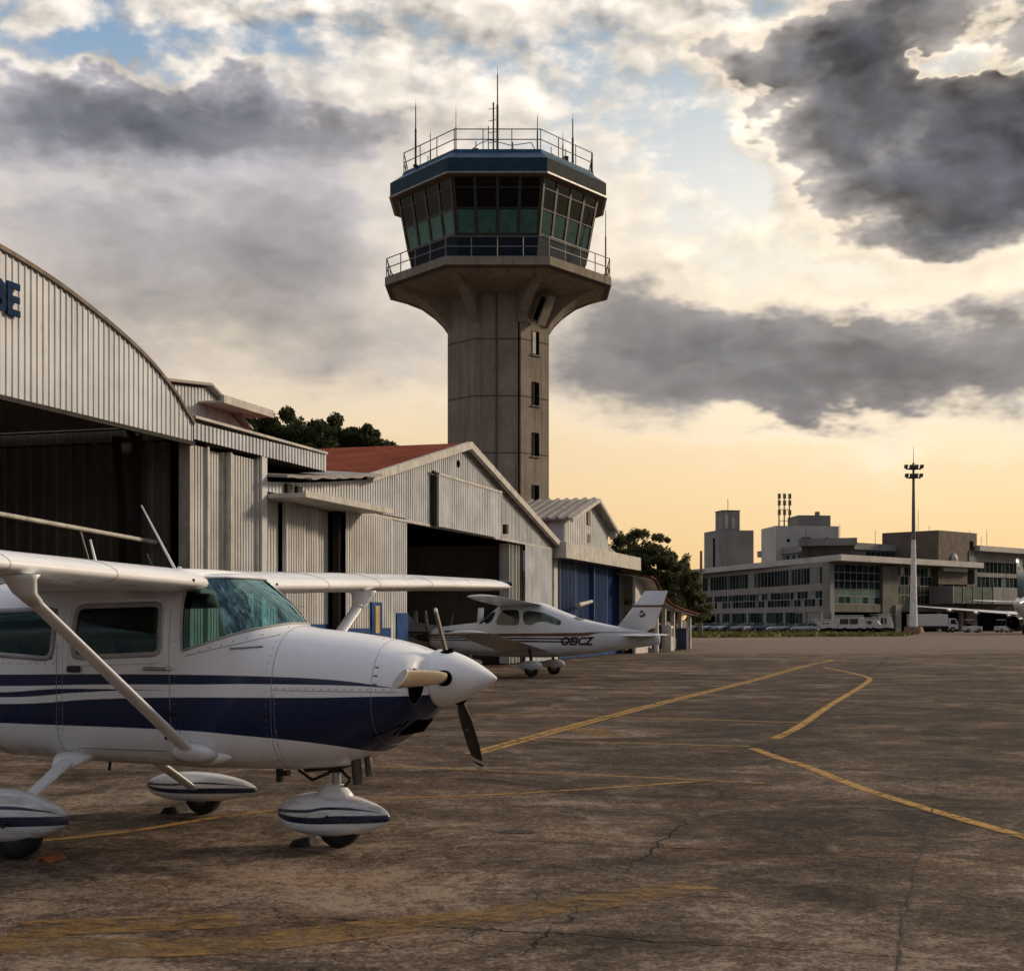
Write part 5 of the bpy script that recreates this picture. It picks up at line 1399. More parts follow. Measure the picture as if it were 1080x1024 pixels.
def frame_strip(P, sgn, w0, w1, h, name, mat, parent, r=.07):
    """raised band following a rounded outline on the skin"""
    c = Vector((sum(p[0] for p in P) / len(P), sum(p[1] for p in P) / len(P)))
    Q = []
    outl = rounded(P, r)
    def res(L, k=60):
        seg = [Vector(L[i]) for i in range(len(L))]; out = []
        for i in range(len(seg)):
            a, b = seg[i], seg[(i + 1) % len(seg)]; n = max(1, int((b - a).length / .05))
            for q in range(n): out.append(a.lerp(b, q / n))
        return out
    L = res(outl); n = len(L); rings = []
    for i in range(n):
        d = (L[(i + 1) % n] - L[i - 1]).normalized(); nr = Vector((d.y, -d.x))
        if nr.dot(L[i] - c) < 0: nr = -nr
        pin, pout = L[i] - nr * w0, L[i] + nr * w1
        rings.append([B1.side(pin.x, pin.y, sgn, -.004), B1.side(pin.x, pin.y, sgn, h), B1.side(pout.x, pout.y, sgn, h), B1.side(pout.x, pout.y, sgn, -.004)])
    rings.append(rings[0])
    return MB().loft(rings, True, (False, False)).build(name, mat, parent)
def fillet_panels(P, r, sgn, mat, parent):
    """skin coloured corner pieces that round the window corners"""
    pass
for s, sg in (('-', -1), ('+', 1)):
    wd = piece('window', 'door_window' + s, WNG, doors[s], -.004)
    frame_strip(POLY['door_window'], sg, .022, .018, .006, 'window_frame', FRM, wd, .075)
    wr = piece('rear_window', 'rear_window' + s, WNG, ac, -.004)
    frame_strip(POLY['rear_window'], sg, .022, .018, .006, 'window_frame', FRM, wr, .09)
    # seam and hardware of the door
    frame_strip([(.83, .725), (.80, 1.885), (-.135, 1.875), (-.135, .725)], sg, .004, .004, .0015, 'door_seam', SEAM, doors[s], .13)
    frame_strip([(.775, 1.395), (.752, 1.872), (-.095, 1.855), (-.095, 1.36)], sg, .012, .010, .004, 'window_surround', PW, doors[s], .09)
    h = MB(); p = [B1.side(x, 1.345, sg, o) for x, o in ((.60, .004), (.62, .03), (.80, .03), (.83, .004))]; h.path(p, .013, 8); h.build('door_handle', CHROME, doors[s])
    l = MB(); p = B1.side(-.02, 1.335, sg, .01); l.box(p.x - .06, p.x + .06, min(p.y, p.y + sg * .02), max(p.y, p.y + sg * .02), p.z - .025, p.z + .025); l.build('door_latch', DARKM, doors[s], .008)
    for zz in (.80, .82):
        pass
    hg_ = MB()
    for (x, z) in ((.82, .83), (.82, 1.02)):
        p = B1.side(x, z, sg, .006); hg_.tube((x - .05, p.y, z), (x + .05, p.y, z - .005), .013)
    hg_.build('door_hinge', DARKM, doors[s])
# windshield frame: post, base strip, centre line
wf = MB()
for sg in (-1, 1):
    pts = [B1.side(.925 + (.885 - .925) * t, 1.475 + (1.90 - 1.475) * t, sg, .004) for t in [i / 8 for i in range(9)]]; wf.path(pts, .010, 6)
wf.path([p + Vector((.002, 0, .004)) for p in WS_B], .009, 6); wf.path([p + Vector((.003, 0, .002)) for p in WS_T], .007, 6)
wf.build('windshield_seal', FRM, ac)
# skin seams, fasteners, cowl lines
def hoop(x, name, r=.0022, a0=0, a1=2 * PI, mat=SEAM, grow=.0012, n=60, slope=0):
    mb = MB(); pts = []
    for k in range(n + 1):
        a = a0 + (a1 - a0) * k / n; p = B1.pt(x, a, grow); pts.append(B1.pt(x + slope * (p.z - 1.1), a, grow))
    mb.path(pts, r, 4); return mb.build(name, mat, ac if x < 1.66 else cow)
hoop(1.66, 'skin_seam', .0022, PI * .5, PI * 1.5); hoop(1.66, 'skin_seam', .0022, -PI * .5, PI * .5)
hoop(2.42, 'skin_seam', .0018, 0, 2 * PI, slope=.0)
hoop(-.80, 'skin_seam', .0018, PI * .92, PI * 1.5); hoop(.90, 'skin_seam', .0018, PI * 1.06, PI * 1.5); hoop(-.19, 'skin_seam', .0025, PI * .92, PI * 1.5); hoop(-.80, 'skin_seam', .0018, PI * .92, PI * 1.5); hoop(.90, 'skin_seam', .0018, PI * 1.06, PI * 1.5); hoop(-.19, 'skin_seam', .0025, -PI * .5, .08 * PI)
def seamline(pts, sg, r=.0028, parent=None, nm='skin_seam', mat=SEAM):
    mb = MB(); P = []
    for (x0, z0), (x1, z1) in zip(pts, pts[1:]):
        for q in range(12): t = q / 12; P.append(B1.side(x0 + (x1 - x0) * t, z0 + (z1 - z0) * t, sg, .0012))
    P.append(B1.side(*pts[-1], sg, .0012)); mb.path(P, r, 4); return mb.build(nm, mat, parent or cow)
for sg in (-1, 1):
    seamline([(1.66, 1.20), (2.6, 1.195)], sg, .002)
    seamline([(1.68, 1.18), (1.70, .63)], sg, .002)
    seamline([(.94, 1.44), (1.38, 1.535), (1.62, 1.60)], sg, .0025, ac)
    rv = MB()
    for k in range(16):
        x = 1.70 + k * .058; p = B1.side(x, 1.213, sg, .001); rv.tube(p, p + Vector((0, sg * .003, 0)), .006, .005, 6)
    for k in range(5):
        x = 1.695; z = .70 + k * .1; p = B1.side(x, z, sg, .001); rv.tube(p, p + Vector((0, sg * .003, 0)), .006, .005, 6)
    for z in (1.25, 1.31, 1.37): p = B1.side(2.45, z, sg, .001); rv.box(p.x - .02, p.x + .01, min(p.y, p.y + sg * .004), max(p.y, p.y + sg * .004), z - .006, z + .006)
    for k in range(7):
        x = .98 + k * .09; z = 1.475 + (x - .925) * .27 - .035; p = B1.side(x, z, sg, .001); rv.tube(p, p + Vector((0, sg * .003, 0)), .006, .005, 6)
    rv.build('cowl_fasteners', SEAM, cow)
    gp = MB(); P = [B1.side(x, z, sg, .006) for x, z in ((1.32, 1.50), (1.42, 1.505), (1.55, 1.515))]; gp.path(P, .007, 6); gp.build('grab_strip', SEAM, ac)
# rivet rows on the cabin skin and the wings
for sg in (-1, 1):
    rv = MB()
    def riv(x, z):
        p = B1.side(x, z, sg, 0); n_ = Vector((0, sg, 0)); rv.tube(p + n_ * -.002, p + n_ * .0022, .0055, .004, 5)
    for x in (-.21, -.165, .86, 1.62):
        for k in range(22): riv(x, .72 + k * .052)
    for k in range(34):
        riv(-1.1 + k * .08, 1.375 if k < 12 else .705)
    for k in range(12): riv(-.98 + k * .068, 1.37); riv(-.98 + k * .068, .705)
    rv.build('skin_rivets', SEAM, ac)['kind'] = 'stuff'
def nose_x(y, z):
    lo, hi = 2.3, 2.754
    for _ in range(24):
        m_ = (lo + hi) / 2; zb, zt, w, zc, nt, nb = B1.sec(m_); h, n = (zt - zc, nt) if z >= zc else (zc - zb, nb)
        u = abs(z - zc) / h
        if u < 1 and w * (1 - u ** n) ** (1 / n) > abs(y): lo = m_
        else: hi = m_
    return lo
# nose: inlet openings, nose ring, chin intake, exhaust
for sg in (-1, 1):
    mb = MB(); ring = []; 
    vs = []
    for k in range(20):
        a = 2 * PI * k / 20; ring.append((sg * (.298 + .072 * math.cos(a)), 1.235 + .125 * math.sin(a)))
    rg = []
    for q in (1.0, .75, .5, .25, .04):
        rr_ = [(sg * .298 + (y - sg * .298) * q, 1.235 + (z - 1.235) * q) for y, z in ring]; rg.append([(nose_x(y, z) + .006, y, z) for y, z in rr_])
    mb.loft(rg, True, (False, True)); mb.build('air_inlet', BLK, cow)
    lip = MB(); lr_ = []
    for k in range(21):
        a = 2 * PI * (k % 20) / 20; y, z = sg * (.298 + .078 * math.cos(a)), 1.235 + .131 * math.sin(a)
        lr_.append(Vector((nose_x(y, z), y, z)))
    lip.path(lr_, .009, 8); lip.build('inlet_lip', PST, cow)
ck_ = MB(); ck_.add([(2.575, -.16, .905), (2.575, .16, .905), (2.665, .14, 1.0), (2.665, -.14, 1.0), (2.56, -.16, .93), (2.56, .16, .93)], [(0, 1, 2, 3), (0, 4, 5, 1)])
vs_ = [(2.53, -.18, .855), (2.53, .18, .855), (2.68, .16, .985), (2.68, -.16, .985)]
ci = MB(); ci.loft([[(2.50, -.17, .86), (2.50, .17, .86), (2.60, .15, 1.0), (2.60, -.15, 1.0)], [(2.565, -.165, .872), (2.565, .165, .872), (2.66, .135, .972), (2.66, -.135, .972)]], True, (True, True), False); ci.build('chin_intake', BLK, cow)
bl_ = MB()
for sg in (-1,):
    for pts in ([(2.37, .865), (2.58, .955)], [(2.50, .875), (2.62, .985)]):
        bl_.path([B1.side(*p, sg, .002) for p in pts], .008, 6)
bl_.build('chin_seams', BLK, cow)
ex = MB(); ex.tube((2.16, -.17, .74), (2.20, -.20, .50), .038, .038, 12); ex.tube((2.24, -.13, .74), (2.27, -.15, .56), .03); exo = ex.build('exhaust_pipe', pmat('exhaust_metal', (.09, .075, .06), .5, metal=.7), cow)
MB().prism([(1.70, .60), (2.05, .64), (2.02, .60), (1.72, .565)], -.12, .12).build('belly_scoop', DARKM, ac)
# spinner and three bladed propeller
ZP = 1.285
sp_ = MB(); sp_.lathe([(2.752, .205), (2.765, .21), (2.80, .208), (2.88, .192), (2.96, .163), (3.04, .124), (3.11, .083), (3.17, .042), (3.205, .014), (3.213, .002)], 40, 'x', (0, 0, ZP)); spo = sp_.build('spinner', PW, ac)
MB().lathe([(2.735, .19), (2.753, .196)], 40, 'x', (0, 0, ZP)).build('spinner_plate', BLK, ac)
def blade(direction, length, face_m, stn, pitch, tip_bands=(), tip_cap=None, root=.15, x0=2.875):
    """stn: (u, chord, thickness ratio, extra twist)"""
    d = Vector(direction).normalized(); fwd = Vector((1, 0, 0)); t = d.cross(fwd).normalized()
    U = [q[0] for q in stn]; fc = pchip(U, [q[1] for q in stn]); ft_ = pchip(U, [q[2] for q in stn]); fa_ = pchip(U, [q[3] for q in stn])
    def ring(u, grow=0):
        a = pitch + fa_(u); c = fc(u) + grow; ax = t * math.cos(a) + fwd * math.sin(a); nx = ax.cross(d)
        o = Vector((x0, 0, ZP)) + d * (root + (length - root) * u)
        return [o + ax * (c * .5 * math.cos(2 * PI * k / 18)) + nx * ((c * ft_(u) + grow) * .5 * math.sin(2 * PI * k / 18)) for k in range(18)]
    us = [i / 24 for i in range(25)]
    bo_ = MB().loft([ring(u) for u in us], True, (True, True)).build('propeller_blade', face_m, ac)
    for u0, u1 in tip_bands:
        MB().loft([ring(u, .003) for u in (u0, (u0 + u1) / 2, u1)], True, (True, True)).build('tip_band', TIPW, bo_)
    if tip_cap: MB().loft([ring(.985, .004), ring(1.006, .003)], True, (True, True), False).build('tip_band', TIPW, bo_)
    c0 = Vector((x0, 0, ZP))
    MB().tube(c0 + d * (root - .06), c0 + d * (root + .06), .062, .056, 20).build('blade_cuff', BLK, bo_)
    return bo_
BROWN = pmat('blade_bronze', (.36, .285, .20), .32, var=.15, coat=.2)
BROWN2 = pmat('blade_dark_bronze', (.10, .070, .045), .45, var=.2)
BLADEK = pmat('blade_black', (.016, .015, .014), .5)
TIPW = pmat('blade_tip_white', (.62, .61, .58), .5)
blade((0, -1, .03), .96, BROWN, [(0, .085, .8, 0), (.1, .10, .6, 0), (.35, .135, .30, 0), (.7, .155, .28, 0), (1, .160, .32, 0)], R(40), (), True)
bl2 = blade((0, .60, -.80), .95, BLADEK, [(0, .06, .9, 0), (.1, .075, .6, 0), (.3, .145, .2, 0), (.55, .16, .12, 0), (.8, .125, .1, 0), (.95, .07, .1, 0), (1, .02, .1, 0)], R(62), ((.80, .845), (.88, .99)))
MB().tube(Vector((2.875, 0, ZP)) + Vector((0, .60, -.8)).normalized() * .50 + Vector((0, -.02, 0)), Vector((2.875, 0, ZP)) + Vector((0, .60, -.8)).normalized() * .50 + Vector((0, -.024, 0)), .012, .012, 10).build('blade_decal', pmat('decal_gold', (.25, .19, .10), .5), bl2)
blade((-.16, -.16, .88), .53, BROWN2, [(0, .05, .9, 0), (.3, .045, .6, 0), (.7, .04, .5, 0), (.95, .035, .4, 0), (1, .02, .4, 0)], R(20), ((.90, .99),), None, .15, 2.86)
# wings
def hw_wing(side):
    zs = lambda y: 1.985 + .026 * (y - .5)
    st = [(.42, 1.075, zs(.42), 1.62, .125), (.56, 1.075, zs(.56), 1.62, .125), (1.2, 1.075, zs(1.2), 1.62, .122), (2.6, 1.075, zs(2.6), 1.62, .12), (4.2, 1.07, zs(4.2), 1.50, .122), (6.3, 1.05, zs(6.3) - .02, 1.26, .122)]
    return wing_mesh(st, 16, side)
for side, tipc in ((-1, 0), (1, 1)):
    w = hw_wing(side).build('wing', PW, ac)
    # fairing at the root, seams, flap line, nav light, strut with cuffs
    zs = lambda y: 1.985 + .026 * (y - .5)
    se = MB()
    for y in (1.55, 2.62, 3.9):
        c = 1.62 if y < 2.7 else 1.49; x0 = 1.077 if y < 2.7 else 1.073
        pts = [(x0 + px * 1.001, side * y, zs(y) + pz * 1.012) for px, pz in airfoil(c, .121, 16)]
        se.path(pts + pts[:1], .0016, 4)
    for y0, y1, xx in ((.56, 2.6, -.12), (2.65, 5.1, -.10)):
        se.path([(xx, side * y0, zs(y0) + .098), (xx, side * y1, zs(y1) + .085)], .003, 4); se.path([(xx, side * y0, zs(y0) - .018), (xx, side * y1, zs(y1) - .012)], .003, 4)
    se.build('wing_seams', SEAM, w)
    nl = MB(); y = 6.38; nl.lathe([(.0, .05), (.06, .045), (.13, .02), (.14, .003)], 12, 'x', (.93, side * y, zs(y) + .01)); nl.build('navigation_light', pmat('nav_light', (.02, .03, .06), .15), w)
    MB().lathe([(0, .014), (.004, .014)], 10, 'x', (1.07, side * .62, zs(.62) + .01)).build('vent_port', BLK, w)
    st_ = MB(); a, b = Vector((1.0, side * .53, .715)), Vector((.98, side * 2.42, 1.90)); st_.tube(a, b, .062, .056, 20, True, .42, (1, 0, 0)); so_ = st_.build('wing_strut', PW, ac)
    cu = MB(); d = (b - a).normalized()
    cu.loft([[b + Vector((math.cos(2 * PI * k / 20) * .062, 0, 0)) + Vector((0, -d.z * side, d.y * side)) * math.sin(2 * PI * k / 20) * .032 - d * .16 for k in range(20)],
             [b + Vector((math.cos(2 * PI * k / 20) * .085, math.sin(2 * PI * k / 20) * .05, .0)) - d * .05 for k in range(20)],
             [b + Vector((math.cos(2 * PI * k / 20) * .115, math.sin(2 * PI * k / 20) * .065, .055)) for k in range(20)],
             [b + Vector((math.cos(2 * PI * k / 20) * .14, math.sin(2 * PI * k / 20) * .085, .085)) for k in range(20)]]); cu.build('strut_cuff', PW, so_)
    fo_ = MB(); fo_.loft([[a + Vector((math.cos(2 * PI * k / 20) * .20, side * (-.03), math.sin(2 * PI * k / 20) * .085)) for k in range(20)],
             [a + Vector((math.cos(2 * PI * k / 20) * .15 + .0, side * .03, math.sin(2 * PI * k / 20) * .062 + .02)) for k in range(20)],
             [a + Vector((math.cos(2 * PI * k / 20) * .075, 0, 0)) + Vector((0, -d.z * side, d.y * side)) * math.sin(2 * PI * k / 20) * .036 + d * .10 for k in range(20)]]); fo_.build('strut_cuff', PW, so_)
    # fairing lumps in front of the strut foot
    fr_ = MB(); fr_.loft([[Vector((1.0 + t, side * (B1.side(1.0 + t, .715)[1] * -1 - .03), .70)) + Vector((0, side * r * math.cos(2 * PI * k / 14), r * 1.0 * math.sin(2 * PI * k / 14))) for k in range(14)] for t, r in ((-.05, .06), (.05, .075), (.16, .065), (.26, .035), (.31, .005))]); fr_.build('strut_fairing', PW, so_)
# roof blend between wings
rb = MB(); rings = []
for x in (.93, .91, .88, .8, .4, 0, -.3, -.5):
    zt = {.93: 2.07, .91: 2.09, .88: 2.10, .8: 2.105, .4: 2.108, 0: 2.085, -.3: 2.05, -.5: 2.02}[x]
    rings.append([(x, y, zt - .03 * (y / .55) ** 2 * .5) for y in [(-.56 + 1.12 * i / 12) for i in range(13)]] + [(x, .56, 1.93), (x, -.56, 1.93)])
rb.loft(rings); rb.build('roof_fairing', PW, ac)
# aerials on the cabin roof
for (x, y, x2, z2, r) in ((.54, .0, .20, 2.62, .012), (-.02, -.25, -.10, 2.34, .014)):
    a = MB(); a.tube((x, y, 2.06), (x2, y, z2), r, r * .55, 8); a.lathe([(2.05, .05), (2.10, .025), (2.13, .014)], 10, 'z', (x + .01, y, 0)); a.build('whip_aerial', pmat('aerial_white', (.6, .6, .6), .4), ac)
MB().tube((.26, .1, 2.08), (.18, .1, 2.24), .008).build('whip_aerial', DARKM, ac)
# tail
MB().loft([[(-3.55 + px, pz * .0 + pz, 1.5) for px, pz in airfoil(1.35, .10, 12, 0)], [(-4.05 + px, pz, 2.1) for px, pz in airfoil(1.0, .09, 12, 0)], [(-4.5 + px, pz, 2.75) for px, pz in airfoil(.65, .08, 12, 0)]]).build('fin', PW, ac)
for sd_ in (-1, 1): wing_mesh([(.05, -4.0, 1.28, 1.0, .09), (1.7, -4.2, 1.28, .72, .08)], 12, sd_).build('tailplane', PW, ac)
# main gear legs, wheel pants and tyres
def pant_paint(L, zmid, H):
    b = lambda o, k: [(-L * .5, zmid + o * .2), (-L * .25, zmid + o * .75), (0, zmid + o), (L * .25, zmid + o * .85), (L * .5, zmid + o * .2)]
    st1 = ([(-L * .5, zmid - .02 * H), (-L * .2, zmid - .16 * H), (L * .1, zmid - .13 * H), (L * .5, zmid - .08 * H)], [(-L * .5, zmid + .05 * H), (-L * .2, zmid - .02 * H), (L * .1, zmid + .05 * H), (L * .5, zmid + .08 * H)], NAVY)
    st2 = ([(-L * .5, zmid + .05 * H), (-L * .2, zmid + .08 * H), (L * .1, zmid + .18 * H), (L * .3, zmid + .165 * H), (L * .5, zmid + .08 * H)], [(-L * .5, zmid + .12 * H), (-L * .2, zmid + .15 * H), (L * .1, zmid + .24 * H), (L * .3, zmid + .20 * H), (L * .5, zmid + .08 * H)], NAVY)
    return plane_paint('wheel_pant_paint', WHITE, [st1, st2], -L * .55, L * .55)
def pant(name, cx, cy, z0, z1, L, W, back=.5, parent=ac):
    zmid = z0 + (z1 - z0) * .48; H = z1 - z0; rings = []
    n = 30
    for i in range(n + 1):
        t = (1 - math.cos(PI * i / n)) / 2; x = -L * .5 + L * t
        s = (math.sin(PI * t ** .82)) ** .5 if 0 < t < 1 else .02
        s = max(s, .02)
        ring = []
        for k in range(24):
            a = 2 * PI * k / 24; ca, sa = math.cos(a), math.sin(a)
            zz = zmid + s * ((z1 - zmid) if sa > 0 else (zmid - z0) ) * math.copysign(abs(sa) ** (.85 if sa > 0 else .62), sa)
            ring.append((x, W * .5 * s * math.copysign(abs(ca) ** .9, ca), zz))
        rings.append(ring)
    o = MB().loft(rings).build(name, pant_paint(L, zmid, H), parent); o.location = (cx, cy, 0)
    return o
def gear_wheel(cx, cy, r, w, parent):
    mb = MB(); mb.lathe([(-w / 2, r * .55), (-w / 2, r * .88), (-w * .3, r * .985), (0, r), (w * .3, r * .985), (w / 2, r * .88), (w / 2, r * .55)], 32, 'y', (cx, cy, r))
    wo = mb.build('wheel', RUBB, parent); MB().lathe([(-w * .52, .03), (-w * .5, r * .5), (w * .5, r * .5), (w * .52, .03)], 20, 'y', (cx, cy, r)).build('rim', RIM, wo); return wo
np_ = pant('wheel_pant', -.10, -1.235, .105, .50, 1.08, .30); gear_wheel(.0, -1.235, .20, .16, ac)
fp_ = pant('wheel_pant', -.02, 1.235, .105, .37, 1.10, .30); gear_wheel(.0, 1.235, .165, .15, ac)
for sg, zt in ((-1, .42), (1, .26)):
    lg = MB(); a = Vector((-.14, sg * .40, .66)); b = Vector((-.04 if sg < 0 else -.02, sg * 1.10, zt - .02)); lg.tube(a, b, .075, .055, 16, True, .38, (1, 0, 0)); lo_ = lg.build('gear_leg', PW, ac)
    cu = MB(); cu.loft([[Vector((-.14 + r * 1.5 * math.cos(2 * PI * k / 16), sg * y, z + r * .5 * math.sin(2 * PI * k / 16))) for k in range(16)] for y, z, r in ((.36, .665, .13), (.46, .63, .10), (.55, .585, .062))]); cu.build('leg_fairing', PW, lo_)
    MB().tube((.02, sg * 1.40, .26), (.02, sg * 1.42, .26), .02, .02, 10).build('axle_cap', DARKM, ac)
nn_ = pant('nose_pant', 1.90, 0, .075, .41, .93, .30); gear_wheel(1.95, 0, .175, .14, ac)
ng = MB(); ng.tube((1.93, 0, .40), (1.92, 0, .60), .034, .034, 14); ngo = ng.build('nose_strut', CHROME, ac)
MB().tube((1.91, 0, .56), (1.90, 0, .70), .05, .06, 14).build('strut_collar', DARKM, ngo)
ft = MB(); ft.loft([[(.01 + r * 1.5 * math.cos(2 * PI * k / 16), r * math.sin(2 * PI * k / 16), z) for k in range(16)] for z, r in ((.36, .115), (.42, .085), (.455, .06), (.47, .055))]); ft.build('pant_neck', PW, nn_)
tl = MB(); tl.path([(1.88, -.03, .56), (1.74, -.04, .50), (1.62, -.03, .57)], .012, 6); tl.path([(1.98, .0, .44), (2.04, 0, .51), (1.96, 0, .58)], .014, 6); tl.build('scissor_link', DARKM, ngo)
MB().box(1.42, 1.46, -.02, .02, .47, .59).box(1.44, 1.52, -.03, .03, .52, .56).build('drain_tube', DARKM, ac)
MB().tube((.02, -.15, .24), (.02, -.158, .24), .015, .015, 10).build('axle_cap', DARKM, nn_)
MB().tube((.05, -.2, .6), (.04, -.2, .53), .012).build('belly_drain', DARKM, ac)
# cabin furniture
for (x, y) in ((.10, -.26), (.10, .26), (-.85, -.24), (-.85, .24)):
    bk = MB(); bk.prism([(x - .16, 1.02), (x - .05, 1.02), (x - .18, 1.66), (x - .27, 1.66)], y - .19, y + .19); so2 = bk.build('seat_back', CABIN, ac, .03)
    MB().box(x - .1, x + .42, y - .2, y + .2, .93, 1.06).build('seat', CABIN, ac, .03)
    MB().prism([(x - .04, 1.30), (x - .03, 1.30), (x - .08, 1.52), (x - .09, 1.52)], y - .15, y + .15).build('seat_cover', SEATM, so2)
MB().prism([(1.05, 1.05), (1.60, 1.05), (1.50, 1.56), (1.30, 1.555), (1.08, 1.47)], -.37, .37).build('instrument_panel', CABIN, ac)
for y in (-.26, .26): MB().tube((.92, y, 1.38), (1.08, y, 1.38), .015).lathe([(.90, .12), (.92, .13)], 14, 'x', (0, y, 1.38)).build('control_yoke', DARKM, ac)
MB().box(-1.2, 1.5, -.38, .38, .72, .75).build('cabin_floor', CABIN, ac)
# wheel chocks lie loose on the concrete
CHK = pmat('chock_rubber', (.014, .013, .012), .85); CHO = pmat('chock_orange', (.25, .075, .02), .8, var=.3)
def chock(lx, ly, mat, lab, L=.24, H=.055):
    a = R(-19.55); wx = -3.136 + math.cos(a) * lx - math.sin(a) * ly; wy = 11.237 + math.sin(a) * lx + math.cos(a) * ly
    o = empty('wheel_chock', (wx, wy, 0), a, lab, 'wheel chock')
    MB().prism([(-.07, .0), (.07, .0), (.03, H), (-.03, H)], -L / 2, L / 2).build('chock_body', mat, o); MB().tube((0, -L / 2 - .02, H * .5), (0, L / 2 + .02, H * .5), .010).build('chock_pin', DARKM, o)
chock(1.66, -.02, CHK, 'small black wheel chock behind the nose wheel of the striped airplane')
chock(-.30, 1.235, CHK, 'small black wheel chock behind the far main wheel of the striped airplane')
chock(.26, -1.20, CHO, 'flat orange wheel chock in front of the near main wheel of the striped airplane', .2, .03)

# ======================= second single, parked at the gabled hangar
ph = R(22)
a2 = empty('parked_airplane', (.80, 43.9, 0), PI - ph, 'white propeller airplane with red and black stripes parked before the dark hangar opening', 'airplane')
ST2 = [(-3.95, 1.0, 1.26, .04, 1.15, 2, 2), (-3.5, .93, 1.40, .13, 1.18, 2, 2), (-2.4, .78, 1.58, .30, 1.15, 2.2, 2.3), (-1.5, .66, 1.78, .46, 1.12, 2.4, 2.6), (-.7, .59, 2.06, .56, 1.1, 2.6, 2.8), (-.1, .57, 2.28, .58, 1.1, 2.9, 2.9), (.55, .57, 2.33, .58, 1.1, 3, 3), (1.15, .58, 2.22, .57, 1.1, 2.8, 2.9), (1.6, .60, 1.90, .55, 1.1, 2.5, 2.8), (1.95, .62, 1.68, .53, 1.1, 2.4, 2.7), (2.8, .70, 1.58, .47, 1.12, 2.4, 2.5), (3.4, .80, 1.50, .38, 1.16, 2.3, 2.3), (3.65, .92, 1.40, .24, 1.18, 2.1, 2.1), (3.7, 1.0, 1.33, .14, 1.17, 2, 2)]
B2 = Body(ST2)
RED2 = (.12, .026, .010); BK2 = (.010, .010, .012)
stp2 = [([(-4.4, 1.36), (-2.2, 1.34), (-1.6, 1.24), (3.8, 1.22)], [(-4.4, 1.36), (-2.2, 1.37), (-1.6, 1.35), (3.8, 1.28)], RED2), ([(-4.4, 1.0), (-1.55, 1.15), (-1.3, 1.135), (3.8, 1.16)], [(-4.4, 1.0), (-1.55, 1.15), (-1.3, 1.185), (3.8, 1.20)], BK2), ([(-4.4, .9), (-1.6, 1.05), (-1.2, 1.045), (3.8, 1.10)], [(-4.4, .9), (-1.6, 1.05), (-1.2, 1.085), (3.8, 1.125)], BK2)]
PR2 = plane_paint('aircraft_white_red', (.62, .63, .66), stp2, -4.4, 3.8)
xs2 = [-3.95 + 7.65 * i / 70 for i in range(71)]
MB().loft(B2.rings(xs2, 48)).build('fuselage', PR2, a2)
W2 = plane_paint('aircraft_white_second', (.62, .63, .66), [], -4, 4)
def patch(Bd, P, sg, off, name, mat, parent, n=10):
    """piece of skin inside the outline P of the side view"""
    outl = rounded(P, .16, 4); c = Vector((sum(p[0] for p in outl) / len(outl), sum(p[1] for p in outl) / len(outl)))
    vs = [Bd.side(c.x, c.y, sg, off)]; fs = []; m = len(outl)
    for k in range(1, n + 1):
        for p in outl: q = c.lerp(Vector(p), k / n); vs.append(Bd.side(q.x, q.y, sg, off))
    for i in range(m): fs.append((0, 1 + i, 1 + (i + 1) % m))
    for k in range(n - 1):
        for i in range(m): a, b = 1 + k * m + i, 1 + k * m + (i + 1) % m; fs.append((a, a + m, b + m, b))
    return raw_mesh(name, vs, fs, mat, parent)
G2 = pmat('second_window', (.012, .018, .016), .07, var=.5, scale=2.5, spec=.9); G2L = pmat('second_window_lit', (.05, .075, .055), .1, var=.8, scale=3, spec=.8)
for sg in (-1, 1):
    patch(B2, [(.25, 1.58), (.30, 2.03), (-.35, 1.98), (-.95, 1.72), (-.95, 1.58)], sg, .006, 'window', G2L, a2)
    patch(B2, [(1.22, 1.58), (1.05, 2.05), (.42, 2.06), (.38, 1.57)], sg, .006, 'window', G2, a2)
    patch(B2, [(1.95, 1.62), (1.60, 1.86), (1.22, 2.05), (1.36, 1.62)], sg, .006, 'windshield', G2, a2)
    patch(B2, [(-1.25, 1.80), (-1.35, 1.88), (-1.62, 1.74), (-1.45, 1.72)], sg, .006, 'small_window', G2, a2)
# second aircraft: low wing, plus the opened overhead wing panel above the cabin
for sd_ in (-1, 1):
    w = wing_mesh([(.40, 1.25, .80, 1.75, .13), (.75, 1.1, .82, 1.62, .13), (2.2, 1.02, 1.02, 1.5, .13), (3.9, .95, 1.27, 1.30, .12), (4.5, .85, 1.37, 1.1, .10)], 12, sd_); w.build('wing', W2, a2)
    w = wing_mesh([(.30, 1.22, 2.20, 1.5, .13), (1.2, 1.18, 2.26, 1.45, .12), (2.5, 1.1, 2.36, 1.25, .12), (3.1, 1.0, 2.42, 1.0, .10)], 12, sd_) if sd_ > 0 else None
    if w: w.build('upper_wing', W2, a2)
MB().loft([[(-2.45 + px, pz, 1.33) for px, pz in airfoil(1.30, .10, 12, 0)], [(-3.0 + px, pz, 2.0) for px, pz in airfoil(.98, .09, 12, 0)], [(-3.5 + px, pz, 2.62) for px, pz in airfoil(.70, .08, 12, 0)]]).build('fin', plane_paint('fin_paint', (.62, .63, .66), [([(-5, 2.12), (-2, 2.12)], [(-5, 2.19), (-2, 2.19)], RED2), ([(-5, 1.30), (-3.7, 1.36), (-3.4, 1.30), (-2, 1.2)], [(-5, 1.66), (-3.7, 1.47), (-3.4, 1.3), (-2, 1.2)], RED2)], -5, -2), a2)
for sd_ in (-1, 1): wing_mesh([(.05, -2.9, 1.26, .95, .09), (1.5, -3.15, 1.27, .7, .08)], 12, sd_).build('tailplane', W2, a2)
